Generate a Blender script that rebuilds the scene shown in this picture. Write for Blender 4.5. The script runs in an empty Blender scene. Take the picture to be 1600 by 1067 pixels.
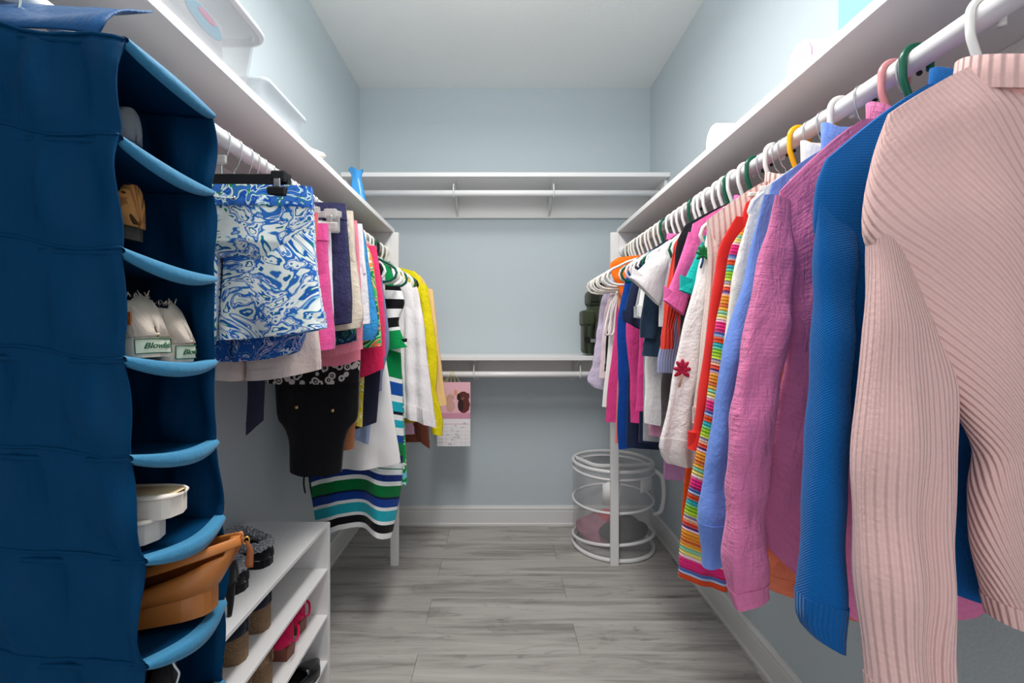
import bpy, bmesh, math, random
import numpy as np
from mathutils import Vector, Matrix

# ------------------------------------------------------------------ camera, world, lights, exposure
S = bpy.context.scene
COL = S.collection
FP = 711.1            # focal length in pixels of the 1600 wide frame
VX, VY = 782.0, 520.0  # vanishing point of the room's depth direction
CZ = 1.205            # eye height

cam = bpy.data.cameras.new('camera')
camo = bpy.data.objects.new('camera', cam)
COL.objects.link(camo)
camo.location = (0, 0, CZ)
camo.rotation_euler = (math.pi / 2, 0, 0)
cam.sensor_width = 36
cam.lens = FP * 36 / 1600
cam.shift_x = (800 - VX) / 1600
cam.shift_y = (VY - 533.5) / 1600
cam.clip_start = 0.02
S.camera = camo

W = bpy.data.worlds.new('World')
S.world = W
W.use_nodes = True
W.node_tree.nodes['Background'].inputs[0].default_value = (0.93, 0.96, 1.0, 1)
W.node_tree.nodes['Background'].inputs[1].default_value = 1.12

def light(name, typ, loc, power, size):
    l = bpy.data.lights.new(name, typ)
    l.energy = power; l.color = (1, 0.985, 0.965)
    if typ == 'AREA': l.shape = 'RECTANGLE'; l.size = size; l.size_y = 1.2
    else: l.shadow_soft_size = size
    o = bpy.data.objects.new(name, l)
    o.location = loc
    COL.objects.link(o)
# unseen ceiling lamp, its length made up to spread the light, mostly downwards
for ly in (0.5, 1.05, 1.6):
    light('ceiling_lamp_glow', 'POINT', (-0.02, ly, 2.58), 4.2, 0.12)
light('ceiling_lamp_down', 'AREA', (-0.02, 1.05, 2.54), 29.5, 0.26)

S.view_settings.view_transform = 'Standard'
S.view_settings.look = 'None'
S.view_settings.gamma = 1
S.view_settings.use_curve_mapping = False
S.view_settings.exposure = 0.0

# ------------------------------------------------------------------ helpers
XL, XR, YB, ZC = -0.884, 0.940, 2.857, 2.74   # room: walls, back wall, ceiling
YF = -0.9
RODR, RODL, RODZ = 0.64, -0.60, 1.625          # side rods
YP = 2.354                                     # end posts
ORG = {}
rng = random.Random(7)

def lin(c):
    return tuple((v / 255 / 12.92) if v / 255 <= 0.04045 else ((v / 255 + 0.055) / 1.055) ** 2.4 for v in c)

def PX(px, py, Y):
    """pixel of the photograph at depth Y -> (x, z)"""
    return ((px - VX) * Y / FP, CZ - (py - VY) * Y / FP)

def org(o):
    return ORG.get(o.name, Vector((0, 0, 0))) if o else Vector((0, 0, 0))

def tag(o, label=None, cat=None, group=None, kind=None):
    if label: o['label'] = label
    if cat: o['category'] = cat
    if group: o['group'] = group
    if kind: o['kind'] = kind
    return o

def empty(name, loc, label=None, cat=None, group=None):
    o = bpy.data.objects.new(name, None)
    o.empty_display_size = 0.05
    COL.objects.link(o)
    o.location = loc
    ORG[o.name] = Vector(loc)
    return tag(o, label, cat, group)

def mesh(name, V, F, mat, parent=None, smooth=True, uv=None, loc=None, sharp=None):
    """V in world coordinates; origin = that of the parent, or loc"""
    og = org(parent) if parent else Vector(tuple(loc) if loc is not None else (0, 0, 0))
    V = np.asarray(V, dtype=float) - np.array(og)
    me = bpy.data.meshes.new(name)
    me.from_pydata(V.tolist(), [], [tuple(f) for f in F])
    if mat: me.materials.append(mat)
    if uv is not None:
        ul = me.uv_layers.new(name='UVMap')
        li = np.empty(len(me.loops), dtype=np.int32)
        me.loops.foreach_get('vertex_index', li)
        ul.data.foreach_set('uv', np.asarray(uv, dtype=np.float32)[li].ravel())
    if smooth:
        me.polygons.foreach_set('use_smooth', np.ones(len(me.polygons), dtype=bool))
    me.update()
    if sharp: me.set_sharp_from_angle(angle=sharp)
    o = bpy.data.objects.new(name, me)
    COL.objects.link(o)
    if parent:
        o.parent = parent
        ORG[o.name] = og
    else:
        o.location = og
        ORG[o.name] = og
    return o

def from_bm(name, bm, mat, parent=None, smooth=False, loc=None):
    bm.verts.ensure_lookup_table()
    bm.normal_update()
    V = [v.co.copy() for v in bm.verts]
    bm.verts.index_update()
    F = [[v.index for v in f.verts] for f in bm.faces]
    bm.free()
    return mesh(name, V, F, mat, parent, smooth, None, loc)

def bm_box(bm, x0, x1, y0, y1, z0, z1, bev=0.0, seg=1):
    r = bmesh.ops.create_cube(bm, size=1)
    vs = r['verts']
    for v in vs:
        v.co = Vector(((x0 + x1) / 2 + v.co.x * (x1 - x0), (y0 + y1) / 2 + v.co.y * (y1 - y0), (z0 + z1) / 2 + v.co.z * (z1 - z0)))
    if bev > 0:
        es = list({e for v in vs for e in v.link_edges})
        bmesh.ops.bevel(bm, geom=es, offset=bev, segments=seg, profile=0.5, affect='EDGES')

def box(name, x0, x1, y0, y1, z0, z1, mat, parent=None, bev=0.002, seg=1, smooth=False):
    bm = bmesh.new()
    bm_box(bm, x0, x1, y0, y1, z0, z1, bev, seg)
    return from_bm(name, bm, mat, parent, smooth, loc=None if parent else ((x0 + x1) / 2, (y0 + y1) / 2, z0))

def catmull(P, n):
    """smooth curve through the points P, resampled to n points by arc length"""
    P = np.asarray(P, dtype=float)
    if len(P) == 2:
        t = np.linspace(0, 1, n)[:, None]
        return P[0] * (1 - t) + P[1] * t
    E = np.vstack([2 * P[0] - P[1], P, 2 * P[-1] - P[-2]])
    out = []
    for i in range(1, len(E) - 2):
        t = np.linspace(0, 1, 12, endpoint=False)[:, None]
        a, b, c, d = E[i - 1], E[i], E[i + 1], E[i + 2]
        # gentle tension keeps corners from overshooting
        m1, m2 = 0.4 * (c - a), 0.4 * (d - b)
        out.append((2 * t**3 - 3 * t**2 + 1) * b + (t**3 - 2 * t**2 + t) * m1 + (-2 * t**3 + 3 * t**2) * c + (t**3 - t**2) * m2)
    C = np.vstack(out + [P[-1:]])
    L = np.r_[0, np.cumsum(np.linalg.norm(np.diff(C, axis=0), axis=1))]
    s = np.linspace(0, L[-1], n)
    return np.stack([np.interp(s, L, C[:, k]) for k in range(C.shape[1])], axis=1)

def tube_data(P, r, seg=8, closed=False, smoothn=None, flat=1.0):
    """tube along the points P; r a number or one per point"""
    P = np.asarray(P, dtype=float)
    if smoothn: P = catmull(P, smoothn)
    n = len(P)
    R = np.full(n, r) if np.isscalar(r) else np.interp(np.linspace(0, 1, n), np.linspace(0, 1, len(r)), r)
    T = np.gradient(P, axis=0) if not closed else np.roll(P, -1, 0) - np.roll(P, 1, 0)
    T /= np.maximum(np.linalg.norm(T, axis=1), 1e-9)[:, None]
    ref = np.array([0, 1.0, 0]) if abs(T[0][1]) < 0.9 else np.array([1.0, 0, 0])
    N = np.cross(T[0], ref); N /= np.linalg.norm(N)
    V = []
    a = np.linspace(0, 2 * math.pi, seg, endpoint=False)
    for i in range(n):
        N = N - T[i] * np.dot(N, T[i]); N /= max(np.linalg.norm(N), 1e-9)
        B = np.cross(T[i], N)
        V.append(P[i] + R[i] * (np.cos(a)[:, None] * N + flat * np.sin(a)[:, None] * B))
    V = np.vstack(V)
    F = []
    m = n if closed else n - 1
    for i in range(m):
        j = (i + 1) % n
        for k in range(seg):
            l = (k + 1) % seg
            F.append((i * seg + k, i * seg + l, j * seg + l, j * seg + k))
    if not closed:
        F.append(tuple(range(seg - 1, -1, -1)))
        F.append(tuple(range((n - 1) * seg, n * seg)))
    return V, F

def join(parts):
    Vs, Fs, o = [], [], 0
    for V, F in parts:
        Vs.append(np.asarray(V)); Fs += [tuple(i + o for i in f) for f in F]; o += len(V)
    return np.vstack(Vs), Fs

def tube(name, P, r, mat, parent=None, seg=8, closed=False, smoothn=None, loc=None, flat=1.0):
    V, F = tube_data(P, r, seg, closed, smoothn, flat)
    return mesh(name, V, F, mat, parent, True, None, loc)

def cyl_data(c0, c1, r, seg=24):
    return tube_data([c0, c1], r, seg)

def lathe_data(prof, c, seg=32):
    """profile [(radius, z)] round the vertical axis through c"""
    V, F = [], []
    n = len(prof)
    for k in range(seg):
        a = 2 * math.pi * k / seg
        for r, z in prof:
            V.append((c[0] + r * math.cos(a), c[1] + r * math.sin(a), c[2] + z))
    for k in range(seg):
        l = (k + 1) % seg
        for i in range(n - 1):
            F.append((k * n + i, l * n + i, l * n + i + 1, k * n + i + 1))
    return V, F

# ------------------------------------------------------------------ materials
MATS = {}

def mat_base(name, col, rough=0.6, metal=0.0, spec=0.4):
    m = bpy.data.materials.new(name)
    m.use_nodes = True
    nt = m.node_tree
    b = nt.nodes['Principled BSDF']
    b.inputs['Base Color'].default_value = (*lin(col), 1)
    b.inputs['Roughness'].default_value = rough
    b.inputs['Metallic'].default_value = metal
    b.inputs['Specular IOR Level'].default_value = spec
    return m, nt, b

def nd(nt, typ, **kw):
    n = nt.nodes.new(typ)
    for k, v in kw.items(): setattr(n, k, v)
    return n

def math_node(nt, op, a, b=None):
    n = nd(nt, 'ShaderNodeMath', operation=op)
    for i, v in enumerate((a, b)):
        if v is None: continue
        if isinstance(v, (int, float)): n.inputs[i].default_value = v
        else: nt.links.new(v, n.inputs[i])
    return n.outputs[0]

def ramp(nt, fac, stops, interp='LINEAR'):
    r = nd(nt, 'ShaderNodeValToRGB')
    r.color_ramp.interpolation = interp
    els = r.color_ramp.elements
    while len(els) < len(stops): els.new(0.5)
    for e, (p, c) in zip(els, stops):
        e.position = p; e.color = (*lin(c), 1)
    nt.links.new(fac, r.inputs[0])
    return r.outputs[0]

def bump(nt, b, height, strength=0.3, dist=0.002):
    n = nd(nt, 'ShaderNodeBump')
    n.inputs['Strength'].default_value = strength
    n.inputs['Distance'].default_value = dist
    nt.links.new(height, n.inputs['Height'])
    nt.links.new(n.outputs[0], b.inputs['Normal'])

def noise(nt, vec, scale, detail=3, rough=0.55, dist=0.0):
    n = nd(nt, 'ShaderNodeTexNoise')
    n.inputs['Scale'].default_value = scale
    n.inputs['Detail'].default_value = detail
    n.inputs['Roughness'].default_value = rough
    n.inputs['Distortion'].default_value = dist
    if vec is not None: nt.links.new(vec, n.inputs['Vector'])
    return n

def mixcol(nt, fac, a, b, mode='MIX'):
    n = nd(nt, 'ShaderNodeMix', data_type='RGBA', blend_type=mode)
    for s, v in ((n.inputs['Factor'], fac), (n.inputs['A'], a), (n.inputs['B'], b)):
        if isinstance(v, (int, float)): s.default_value = v
        elif isinstance(v, tuple): s.default_value = (*lin(v), 1)
        else: nt.links.new(v, s)
    return n.outputs['Result']

def plain(name, col, rough=0.5, metal=0.0, spec=0.4, bumps=None):
    if name in MATS: return MATS[name]
    m, nt, b = mat_base(name, col, rough, metal, spec)
    if bumps:
        tc = nd(nt, 'ShaderNodeTexCoord')
        bump(nt, b, noise(nt, tc.outputs['Object'], bumps[0], 4).outputs[0], bumps[1], bumps[2])
    MATS[name] = m
    return m

def fabric(name, col, kind='weave', period=0.006, stripes=None, length=1.0, var=0.10, bs=0.35, angle=0.0, rough=0.9, slub=False):
    """cloth on UVs in metres (u round the garment, v down it)"""
    if name in MATS: return MATS[name]
    m, nt, b = mat_base(name, col, rough, 0, 0.15)
    b.inputs['Sheen Weight'].default_value = 0.12
    b.inputs['Sheen Roughness'].default_value = 0.5
    uv = nd(nt, 'ShaderNodeUVMap').outputs[0]
    mp = nd(nt, 'ShaderNodeMapping')
    mp.inputs['Rotation'].default_value = (0, 0, angle)
    nt.links.new(uv, mp.inputs[0])
    sx = nd(nt, 'ShaderNodeSeparateXYZ'); nt.links.new(mp.outputs[0], sx.inputs[0])
    u, v = sx.outputs[0], sx.outputs[1]
    s0 = nd(nt, 'ShaderNodeSeparateXYZ'); nt.links.new(uv, s0.inputs[0])
    tc = nd(nt, 'ShaderNodeTexCoord')
    if stripes:
        f = math_node(nt, 'DIVIDE', s0.outputs[1], length)
        f = math_node(nt, 'FRACT', f)
        c = ramp(nt, f, stripes, 'CONSTANT')
    else:
        c = mixcol(nt, 0.0, col, col)
    # uneven dye and pile
    if slub:
        mp2 = nd(nt, 'ShaderNodeMapping'); mp2.inputs['Scale'].default_value = (25, 260, 1)
        nt.links.new(uv, mp2.inputs[0])
        nz = noise(nt, mp2.outputs[0], 1.0, 3).outputs[0]
    else:
        nz = noise(nt, uv, 140, 3).outputs[0]
    dark = tuple(x * (1 - 2.0 * var) for x in col)
    f2 = math_node(nt, 'MULTIPLY', nz, 2 * var)
    c2 = mixcol(nt, f2, c, (20, 20, 24) if sum(col) > 150 else (60, 64, 76))
    nt.links.new(c2, b.inputs['Base Color'])
    if kind == 'rib':
        h = math_node(nt, 'SINE', math_node(nt, 'MULTIPLY', u, 2 * math.pi / period))
        h = math_node(nt, 'ADD', h, math_node(nt, 'MULTIPLY', nz, 0.9))
        bump(nt, b, h, bs, 0.0015)
    elif kind == 'knit':
        h1 = math_node(nt, 'SINE', math_node(nt, 'MULTIPLY', u, 2 * math.pi / period))
        h2 = math_node(nt, 'SINE', math_node(nt, 'MULTIPLY', v, 2 * math.pi / (period * 0.8)))
        h = math_node(nt, 'ADD', math_node(nt, 'MULTIPLY', h1, h2), math_node(nt, 'MULTIPLY', nz, 0.8))
        bump(nt, b, h, bs, 0.0008)
    elif kind == 'crochet':
        h1 = math_node(nt, 'SINE', math_node(nt, 'MULTIPLY', v, 2 * math.pi / period))
        h2 = math_node(nt, 'SINE', math_node(nt, 'MULTIPLY', u, 2 * math.pi / (period * 0.9)))
        h = math_node(nt, 'ADD', h1, math_node(nt, 'MULTIPLY', h2, 0.5))
        bump(nt, b, h, bs, 0.0016)
    else:
        mpw = nd(nt, 'ShaderNodeMapping'); mpw.inputs['Scale'].default_value = (46, 13, 1)
        nt.links.new(uv, mpw.inputs[0])
        h = noise(nt, mpw.outputs[0], 1.0, 5, 0.6, 0.6).outputs[0]
        h2 = noise(nt, uv, 34, 4, 0.6).outputs[0]
        h = math_node(nt, 'ADD', math_node(nt, 'ADD', math_node(nt, 'MULTIPLY', h, 2.6), math_node(nt, 'MULTIPLY', h2, 1.3)), math_node(nt, 'MULTIPLY', nz, 0.5))
        bump(nt, b, h, min(1.0, bs * 1.5), 0.0034)
    MATS[name] = m
    return m

def printed(name, stops, scale=4.0, dist=9.0, detail=2.0, kind='wave', bs=0.3):
    """cloth with a printed pattern"""
    if name in MATS: return MATS[name]
    m, nt, b = mat_base(name, (200, 200, 200), 0.85, 0, 0.15)
    uv = nd(nt, 'ShaderNodeUVMap').outputs[0]
    if kind == 'wave':
        w = nd(nt, 'ShaderNodeTexWave', wave_type='RINGS')
        w.inputs['Scale'].default_value = scale
        w.inputs['Distortion'].default_value = dist
        w.inputs['Detail'].default_value = detail
        w.inputs['Detail Scale'].default_value = 1.6
        nt.links.new(uv, w.inputs['Vector'])
        f = w.outputs['Fac']
    elif kind == 'swirl':
        n1 = noise(nt, uv, scale, 2, 0.5, dist)
        n2 = noise(nt, uv, scale * 0.45, 1, 0.5, 1.0)
        f = math_node(nt, 'FRACT', math_node(nt, 'ADD', math_node(nt, 'MULTIPLY', n1.outputs[0], 3.6), math_node(nt, 'MULTIPLY', n2.outputs[0], 1.2)))
    elif kind == 'cells':
        vn = nd(nt, 'ShaderNodeTexVoronoi')
        vn.inputs['Scale'].default_value = scale
        nt.links.new(uv, vn.inputs['Vector'])
        sp = nd(nt, 'ShaderNodeSeparateColor'); nt.links.new(vn.outputs['Color'], sp.inputs[0])
        f = sp.outputs[0]
    elif kind == 'spots':
        vn = nd(nt, 'ShaderNodeTexVoronoi')
        vn.inputs['Scale'].default_value = scale
        nt.links.new(uv, vn.inputs['Vector'])
        f = vn.outputs['Distance']
    else:
        f = noise(nt, uv, scale, 3, 0.55, dist).outputs[0]
    c = ramp(nt, f, stops, 'CONSTANT')
    nt.links.new(c, b.inputs['Base Color'])
    h = noise(nt, uv, 40, 4, 0.6).outputs[0]
    bump(nt, b, h, bs, 0.004)
    MATS[name] = m
    return m

def wall_mat():
    m, nt, b = mat_base('blue_grey_wall_paint', (196, 206, 211), 0.75, 0, 0.25)
    tc = nd(nt, 'ShaderNodeTexCoord')
    h = noise(nt, tc.outputs['Object'], 130, 3, 0.5).outputs[0]
    bump(nt, b, h, 0.5, 0.0022)
    return m

def plank_mat():
    m, nt, b = mat_base('grey_vinyl_plank', (150, 147, 145), 0.42, 0, 0.35)
    tc = nd(nt, 'ShaderNodeTexCoord')
    oi = nd(nt, 'ShaderNodeObjectInfo')
    cb = nd(nt, 'ShaderNodeCombineXYZ')
    r7 = math_node(nt, 'MULTIPLY', oi.outputs['Random'], 57.0)
    nt.links.new(r7, cb.inputs[0]); nt.links.new(r7, cb.inputs[1])
    ad = nd(nt, 'ShaderNodeVectorMath', operation='ADD')
    nt.links.new(tc.outputs['Object'], ad.inputs[0]); nt.links.new(cb.outputs[0], ad.inputs[1])
    mp = nd(nt, 'ShaderNodeMapping'); mp.inputs['Scale'].default_value = (1.3, 16, 1)
    nt.links.new(ad.outputs[0], mp.inputs[0])
    n1 = noise(nt, mp.outputs[0], 1.0, 6, 0.62, 0.7).outputs[0]
    mp2 = nd(nt, 'ShaderNodeMapping'); mp2.inputs['Scale'].default_value = (4, 120, 1)
    nt.links.new(ad.outputs[0], mp2.inputs[0])
    n2 = noise(nt, mp2.outputs[0], 1.0, 4, 0.6).outputs[0]
    c = ramp(nt, n1, [(0.22, (104, 98, 94)), (0.38, (156, 151, 146)), (0.48, (190, 185, 179)), (0.62, (205, 201, 195)), (0.82, (216, 213, 208))])
    c2 = mixcol(nt, math_node(nt, 'MULTIPLY', n2, 0.55), c, (136, 130, 125))
    # a few dark knots and cracks
    mp3 = nd(nt, 'ShaderNodeMapping'); mp3.inputs['Scale'].default_value = (2.2, 9, 1)
    nt.links.new(ad.outputs[0], mp3.inputs[0])
    n3 = noise(nt, mp3.outputs[0], 1.6, 5, 0.7, 1.4).outputs[0]
    k = ramp(nt, n3, [(0.0, (0, 0, 0)), (0.57, (0, 0, 0)), (0.72, (255, 255, 255))])
    sk = nd(nt, 'ShaderNodeSeparateColor'); nt.links.new(k, sk.inputs[0])
    c3 = mixcol(nt, math_node(nt, 'MULTIPLY', sk.outputs[0], 0.5), c2, (58, 53, 50))
    br = math_node(nt, 'ADD', math_node(nt, 'MULTIPLY', oi.outputs['Random'], 0.16), 0.90)
    hs = nd(nt, 'ShaderNodeHueSaturation'); nt.links.new(br, hs.inputs['Value']); nt.links.new(c3, hs.inputs['Color'])
    nt.links.new(hs.outputs[0], b.inputs['Base Color'])
    bump(nt, b, n2, 0.15, 0.001)
    return m

def clear_mat(name, col, alpha, rough=0.25):
    """thin see-through plastic or net: part of the light passes straight through"""
    m, nt, b = mat_base(name, col, rough, 0, 0.5)
    tr = nd(nt, 'ShaderNodeBsdfTransparent')
    mx = nd(nt, 'ShaderNodeMixShader'); mx.inputs[0].default_value = alpha
    nt.links.new(tr.outputs[0], mx.inputs[1]); nt.links.new(b.outputs[0], mx.inputs[2])
    nt.links.new(mx.outputs[0], nt.nodes['Material Output'].inputs[0])
    return m

M_WALL = wall_mat()
M_CEIL = plain('ceiling_paint', (242, 242, 240), 0.85, 0, 0.2, (90, 0.4, 0.003))
M_WHITE = plain('white_melamine', (232, 230, 229), 0.42, 0, 0.4)
M_TRIM = plain('white_trim_paint', (224, 223, 221), 0.4, 0, 0.4)
M_ROD = plain('white_coated_rod', (236, 234, 234), 0.3, 0, 0.5)
M_PLANK = plank_mat()
M_GAP = plain('floor_joint', (112, 108, 104), 0.9)
M_CHROME = plain('chrome_wire', (205, 205, 208), 0.22, 1.0)
M_HW = plain('white_plastic', (238, 236, 232), 0.35)
M_HC = plain('cream_plastic', (232, 226, 214), 0.35)
M_HG = plain('dark_green_plastic', (10, 92, 68), 0.3)
M_HP = plain('pink_plastic', (226, 150, 152), 0.35)
M_HY = plain('yellow_plastic', (250, 186, 14), 0.35)
M_HB = plain('black_plastic', (22, 22, 24), 0.3)
M_CLEAR = clear_mat('clear_hanger_plastic', (222, 220, 214), 0.42, 0.15)
# ------------------------------------------------------------------ the room
def quad_wall(name, pts, thick_dir, mat):
    a = np.array(pts, dtype=float); d = np.array(thick_dir, dtype=float)
    V = np.vstack([a, a + d])
    F = [(0, 1, 2, 3), (7, 6, 5, 4), (0, 4, 5, 1), (1, 5, 6, 2), (2, 6, 7, 3), (3, 7, 4, 0)]
    o = mesh(name, V, F, mat, None, False, None, a[0])
    return tag(o, kind='structure')

T = 0.1
quad_wall('wall_left', [(XL, YF, 0), (XL, YB + T, 0), (XL, YB + T, ZC), (XL, YF, ZC)], (-T, 0, 0), M_WALL)
quad_wall('wall_right', [(XR, YF, 0), (XR, YB + T, 0), (XR, YB + T, ZC), (XR, YF, ZC)], (T, 0, 0), M_WALL)
quad_wall('wall_back', [(XL, YB, 0), (XR, YB, 0), (XR, YB, ZC), (XL, YB, ZC)], (0, T, 0), M_WALL)
quad_wall('ceiling', [(XL - T, YF, ZC), (XR + T, YF, ZC), (XR + T, YB + T, ZC), (XL - T, YB + T, ZC)], (0, 0, T), M_CEIL)
floor = quad_wall('floor', [(XL - T, YF, -0.006), (XR + T, YF, -0.006), (XR + T, YB + T, -0.006), (XL - T, YB + T, -0.006)], (0, 0, -0.1), M_GAP)

# floor planks, each laid as its own piece
PW, PLEN = 0.18, 1.22
y = YB - 0.0695 - PW * 20
row = 0
while y < YB:
    y0, y1 = max(y, YF), min(y + PW, YB)
    if y1 - y0 > 0.02:
        # joint positions seen in the photograph alternate about x = -0.31 and x = +0.30
        x = (-0.31 if row % 2 == 1 else 0.30) - 2 * PLEN
        while x < XR:
            x0, x1 = max(x, XL), min(x + PLEN, XR)
            if x1 - x0 > 0.02:
                bm = bmesh.new()
                bm_box(bm, x0 + 0.0004, x1 - 0.0004, y0 + 0.0004, y1 - 0.0004, -0.006, 0.0, 0.0010)
                cx, cy = (x0 + x1) / 2, (y0 + y1) / 2
                p = from_bm('plank', bm, M_PLANK, None, False, (cx, cy, 0))
                p.parent = floor
                p.location = Vector((cx, cy, 0)) - floor.location
            x += PLEN
    y += PW
    row += 1

def baseboard(name, a, b, nrm):
    """moulded board from a to b on the floor, projecting along nrm"""
    prof = [(0, 0), (0.016, 0), (0.016, 0.012), (0.013, 0.016), (0.012, 0.02), (0.012, 0.088), (0.0105, 0.096), (0.013, 0.101), (0.013, 0.108), (0.009, 0.115), (0.006, 0.123), (0, 0.123)]
    a, b, nrm = Vector(a), Vector(b), Vector(nrm)
    V = [a + nrm * d + Vector((0, 0, z)) for d, z in prof] + [b + nrm * d + Vector((0, 0, z)) for d, z in prof]
    n = len(prof)
    F = [(i, i + 1, n + i + 1, n + i) for i in range(n - 1)] + [tuple(range(n)), tuple(range(2 * n - 1, n - 1, -1))]
    return tag(mesh(name, V, F, M_TRIM, None, False, None, a), kind='structure')

baseboard('baseboard_back', (XL, YB, 0), (XR, YB, 0), (0, -1, 0))
baseboard('baseboard_right', (XR, YF, 0), (XR, YB, 0), (-1, 0, 0))
baseboard('baseboard_left', (XL, YF, 0), (XL, YB, 0), (1, 0, 0))

# ------------------------------------------------------------------ shelving
def rod(name, a, b, r, parent):
    o = tube(name, [a, b], r, M_ROD, parent, 28)
    for e, d in ((a, 1), (b, -1)):
        dv = (Vector(b) - Vector(a)).normalized() * d
        tube('rod_flange', [Vector(e), Vector(e) + dv * 0.012], r + 0.011, M_TRIM, parent, 28)
    return o

def back_shelf(zt, rz, label, brackets, cl):
    t = empty('closet_shelf', ((XL + XR) / 2, YB - 0.17, zt), label, 'shelf', 'shelves with a rod across the back wall')
    box('shelf_board', XL, XR, YB - 0.335, YB, zt - 0.024, zt, M_WHITE, t, 0.0015)
    box('cleat', XL, XR, YB - 0.018, YB, zt - 0.024 - cl, zt - 0.024, M_WHITE, t, 0.0015)
    for xs in (XL, XR - 0.018):
        box('end_cleat', xs, xs + 0.018, YB - 0.30, YB - 0.018, zt - 0.125, zt - 0.024, M_WHITE, t, 0.0015)
    rod('hanging_rod', (XL + 0.018, YB - 0.28, rz), (XR - 0.018, YB - 0.28, rz), 0.0175, t)
    for bx in brackets:
        bm = bmesh.new()
        bm_box(bm, bx - 0.014, bx + 0.014, YB - 0.022, YB - 0.018, zt - 0.165, zt - 0.024, 0.001)
        bm_box(bm, bx - 0.012, bx + 0.012, YB - 0.30, YB - 0.018, zt - 0.030, zt - 0.024, 0.001)
        # web
        pv = [(YB - 0.02, zt - 0.165), (YB - 0.02, zt - 0.03), (YB - 0.24, zt - 0.03), (YB - 0.22, zt - 0.040)]
        vs = [bm.verts.new((bx - 0.003, a, b)) for a, b in pv] + [bm.verts.new((bx + 0.003, a, b)) for a, b in pv]
        for f in ((3, 2, 1, 0), (4, 5, 6, 7), (0, 1, 5, 4), (1, 2, 6, 5), (2, 3, 7, 6), (3, 0, 4, 7)):
            bm.faces.new([vs[i] for i in f])
        br = from_bm('bracket', bm, M_TRIM, t)
        ang = np.linspace(math.pi * 1.05, math.pi * 2.0, 10)
        arc = [(bx, YB - 0.28 + 0.022 * math.cos(a), rz + 0.022 * math.sin(a)) for a in ang]
        arc = [(bx, YB - 0.29, zt - 0.05)] + arc
        tube('rod_cradle', arc, 0.004, M_TRIM, br, 6, smoothn=18)
    return t

back_shelf(2.095, 1.995, 'upper white closet shelf and empty rod high on the back wall', (-0.265, 0.30), 0.15)
back_shelf(1.076, 0.970, 'lower white closet shelf and rod on the back wall, green backpack on top', (-0.15, 0.45), 0.12)

ZS = 1.747
def side_shelf(sd, label):
    xw = XL if sd < 0 else XR
    xf = -0.553 if sd < 0 else 0.606
    rx = RODL if sd < 0 else RODR
    t = empty('side_shelf', ((xw + xf) / 2, 1.0, ZS), label, 'shelf', 'long shelves over a rod on the side walls')
    lo, hi = min(xw, xf), max(xw, xf)
    box('shelf_board', lo, hi, YF, YP + 0.02, ZS - 0.022, ZS, M_WHITE, t, 0.0015)
    wx = (xw, xw + 0.018) if sd < 0 else (xw - 0.018, xw)
    box('cleat', wx[0], wx[1], YF, YP, ZS - 0.022 - 0.14, ZS - 0.022, M_WHITE, t, 0.0015)
    rod('hanging_rod', (rx, YF, RODZ), (rx, YP, RODZ), 0.0165, t)
    box('end_panel', lo, hi, YP, YP + 0.018, 1.573, ZS - 0.022, M_WHITE, t, 0.0015)
    px0 = xf - 0.005 if sd < 0 else xf - 0.036
    box('post', px0 - (0.012 if sd < 0 else 0), px0 + (0.024 if sd < 0 else 0.036) + 0.006, YP - 0.002, YP + 0.018, 0.0, ZS - 0.022, M_WHITE, t, 0.0015)
    return t

side_shelf(-1, 'long white shelf on the left wall holding clear bins, with rod and post')
side_shelf(1, 'long white shelf on the right wall above the sweaters, with rod and post')
# ------------------------------------------------------------------ hanging clothes
def waves(seed, n, k0, k1):
    r = np.random.RandomState(seed)
    return [(r.uniform(k0, k1), r.uniform(0, 6.28), r.uniform(-3, 3), r.uniform(0.5, 1)) for _ in range(n)]

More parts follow.
